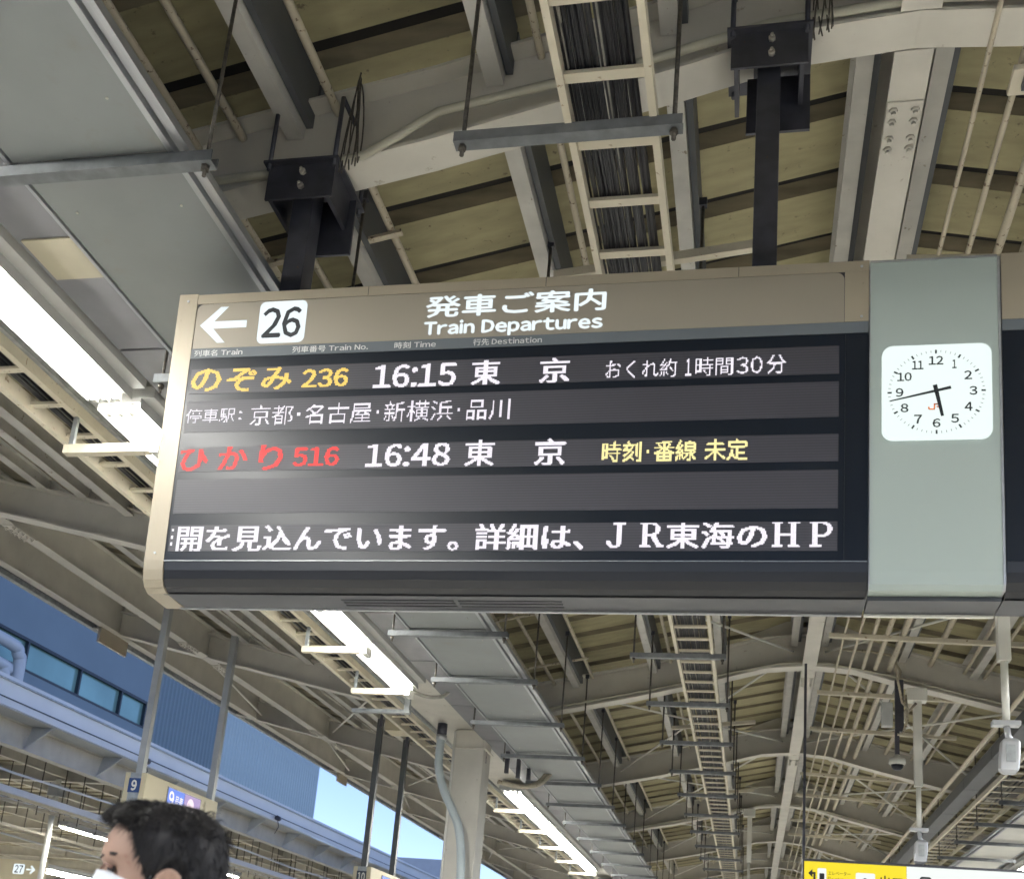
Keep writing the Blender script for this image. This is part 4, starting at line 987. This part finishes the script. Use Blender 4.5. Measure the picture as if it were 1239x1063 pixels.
# hair cap: shell with a hairline, lumpy
def hairline(th):
    t_ = abs(th if th < math.pi else th - 2 * math.pi)      # 0 front, pi back
    return interp([(0, .078), (.5, .076), (.85, .066), (1.05, .05), (1.2, .02), (1.35, -.02), (1.5, -.02), (1.6, .012), (1.8, .012), (1.95, -.03), (2.3, -.075), (math.pi, -.085)], t_)
rnd = random.Random(3)
lump = {}
def hoff(z, th):
    return .015 + .004 * math.sin(5 * th + 18 * z) + .003 * math.sin(11 * th - 40 * z + 1) + .002 * math.sin(23 * th + 60 * z)
hair = MB(); NH = 72; rows = 40; ring0 = []
for r_ in range(rows + 1):
    ring = []
    for i in range(NH):
        th = i * 2 * math.pi / NH; zl = hairline(th); q = r_ / rows; z = .1155 + (zl - .1155) * q
        off = hoff(z, th) * (1 if q < .85 else max(.1, (1 - q) / .15)); x, y = hp(z, th, off if z < .10 else off * .8)
        zz = z + (.006 * max(0, (z - .03) / .085))
        ring.append(PW(x, y, zz))
    ring0.append(ring)
hair.rings(ring0, cap=True, sm=True); hair.build('hair', M_hair, person)
st = MB()
for k in range(9000):
    th = rnd.uniform(0, 2 * math.pi); q = rnd.random() ** .8; z = .114 + (hairline(th) + .004 - .114) * q
    a = hoff(z, th) * rnd.uniform(.75, 1.05) * (1 if q < .85 else .5); x, y = hp(z, th, a); zz = z + .006 * max(0, (z - .03) / .085)
    l = rnd.uniform(.010, .026) * (.8 if z < .06 else 1.1); fwd = rnd.uniform(-.2, .35) if z < .085 else rnd.uniform(.0, .6); dn = (.9 if z < .06 else .05) + rnd.uniform(-.2, .3); nx_, ny_ = x / math.hypot(x, y), y / math.hypot(x, y)
    d = Vector((fwd + nx_ * .32, ny_ * .32 + rnd.uniform(-.25, .25), -dn * .8)).normalized() * l
    p = Vector(PW(x, y, zz)); d2 = Vector(PW(x + d.x, y + d.y, zz + d.z)) - p
    w_ = rnd.uniform(.00035, .0009); side = d2.cross(Vector((rnd.uniform(-1, 1), rnd.uniform(-1, 1), rnd.uniform(-1, 1)))).normalized() * w_; bend = Vector((0, 0, -l * .22))
    st.add([p - side, p + side, p + d2 * .6 + side * .7 - bend * .2, p + d2 * .6 - side * .7 - bend * .2, p + d2 + bend], [[0, 1, 2, 3], [3, 2, 4]])
st.build('hair_strands', M_hair, person, kind='stuff')
# eyes, brows, ears, mask
for s in (-1, 1):
    cx, cy = .074, s * .033
    e = MB(); e.rings([[PW(cx + .012 * math.sin(a) * 1.0 - .002, cy + .013 * math.cos(a) * math.cos(b), .0 + .006 * math.cos(a) * math.sin(b)) for b in [i * math.pi / 5 for i in range(10)]] for a in (0, .4, .8, 1.2, 1.5)], sm=True)
    ey = e.build('eye', mat('eye_dark', (.03, .02, .018), .2, var=0), person)
    m = MB(); m.tube([PW(.078, cy - s * -.016, .002), PW(.088, cy, .0075), PW(.090, cy - s * .014, .003)], .0022, 6); m.build('eyelid', mat('lid_skin', (.25, .13, .09), .55), person)
    m = MB()
    for k in range(60):
        t_ = k / 59; y = s * (.012 + .045 * t_); th = math.atan2(y / .078, .9); x, _ = hp(.022, abs(th) if s > 0 else 2 * math.pi - abs(th), .0015)
        p = Vector(PW(x - .002 * t_, y, .020 + .004 * math.sin(t_ * 3) + rnd.uniform(-.0025, .0025))); q = Vector(PW(x - .004, y + s * .008, .023 + .003 * math.sin(t_ * 3))); m.bar(p, q, .0011, .0011)
    m.build('eyebrow', M_hair, person, kind='stuff')
    ear = MB(); ex_, ez = -.008, -.024
    ear.rings([[PW(ex_ + r * math.cos(a) * .8 - .12 * d, s * (.074 + d), ez + r * math.sin(a) - (.006 if math.sin(a) < 0 else 0)) for a in [i * math.pi / 9 for i in range(18)]] for r, d in ((.020, -.004), (.026, .006), (.031, .014), (.030, .017), (.025, .015), (.018, .009), (.006, .005))], sm=True)
    ear.build('ear', M_skin, person)
mk = []
for z in [-.001 - .0088 * k for k in range(14)]:
    row = []
    for i in range(25):
        th = -1.3 + 2.6 * i / 24; zz = z - .0 + (-.024 * (abs(th) / 1.3) ** 1.5 if z > -.06 else .012 * (abs(th) / 1.3)); t2_ = th % (2 * math.pi)
        x, y = hp(zz, t2_, .005 + .006 * math.exp(-(th / .5) ** 2)); row.append(PW(x, y, zz))
    mk.append(row)
mo = MB(); mo.rings(mk, cap=False, closed=False, sm=True); mko = mo.build('face_mask', M_mask, person)
sol = mko.modifiers.new('thickness', 'SOLIDIFY'); sol.thickness = .0015
for s in (-1, 1):
    m = MB(); th = 1.28 * s; x, y = hp(-.045, th % (2 * math.pi), .007); x2, y2 = hp(-.095, th % (2 * math.pi), .007)
    m.tube([PW(x, y, -.045), PW(.012, s * .080, .006)], .0014, 5); m.tube([PW(x2, y2, -.09), PW(.008, s * .078, -.045)], .0014, 5); m.build('ear_loop', M_mask, person)
#TAIL
for o in list(sc.objects):
    if o.parent is None and o.type != 'LIGHT': o.location.z += -FLOOR
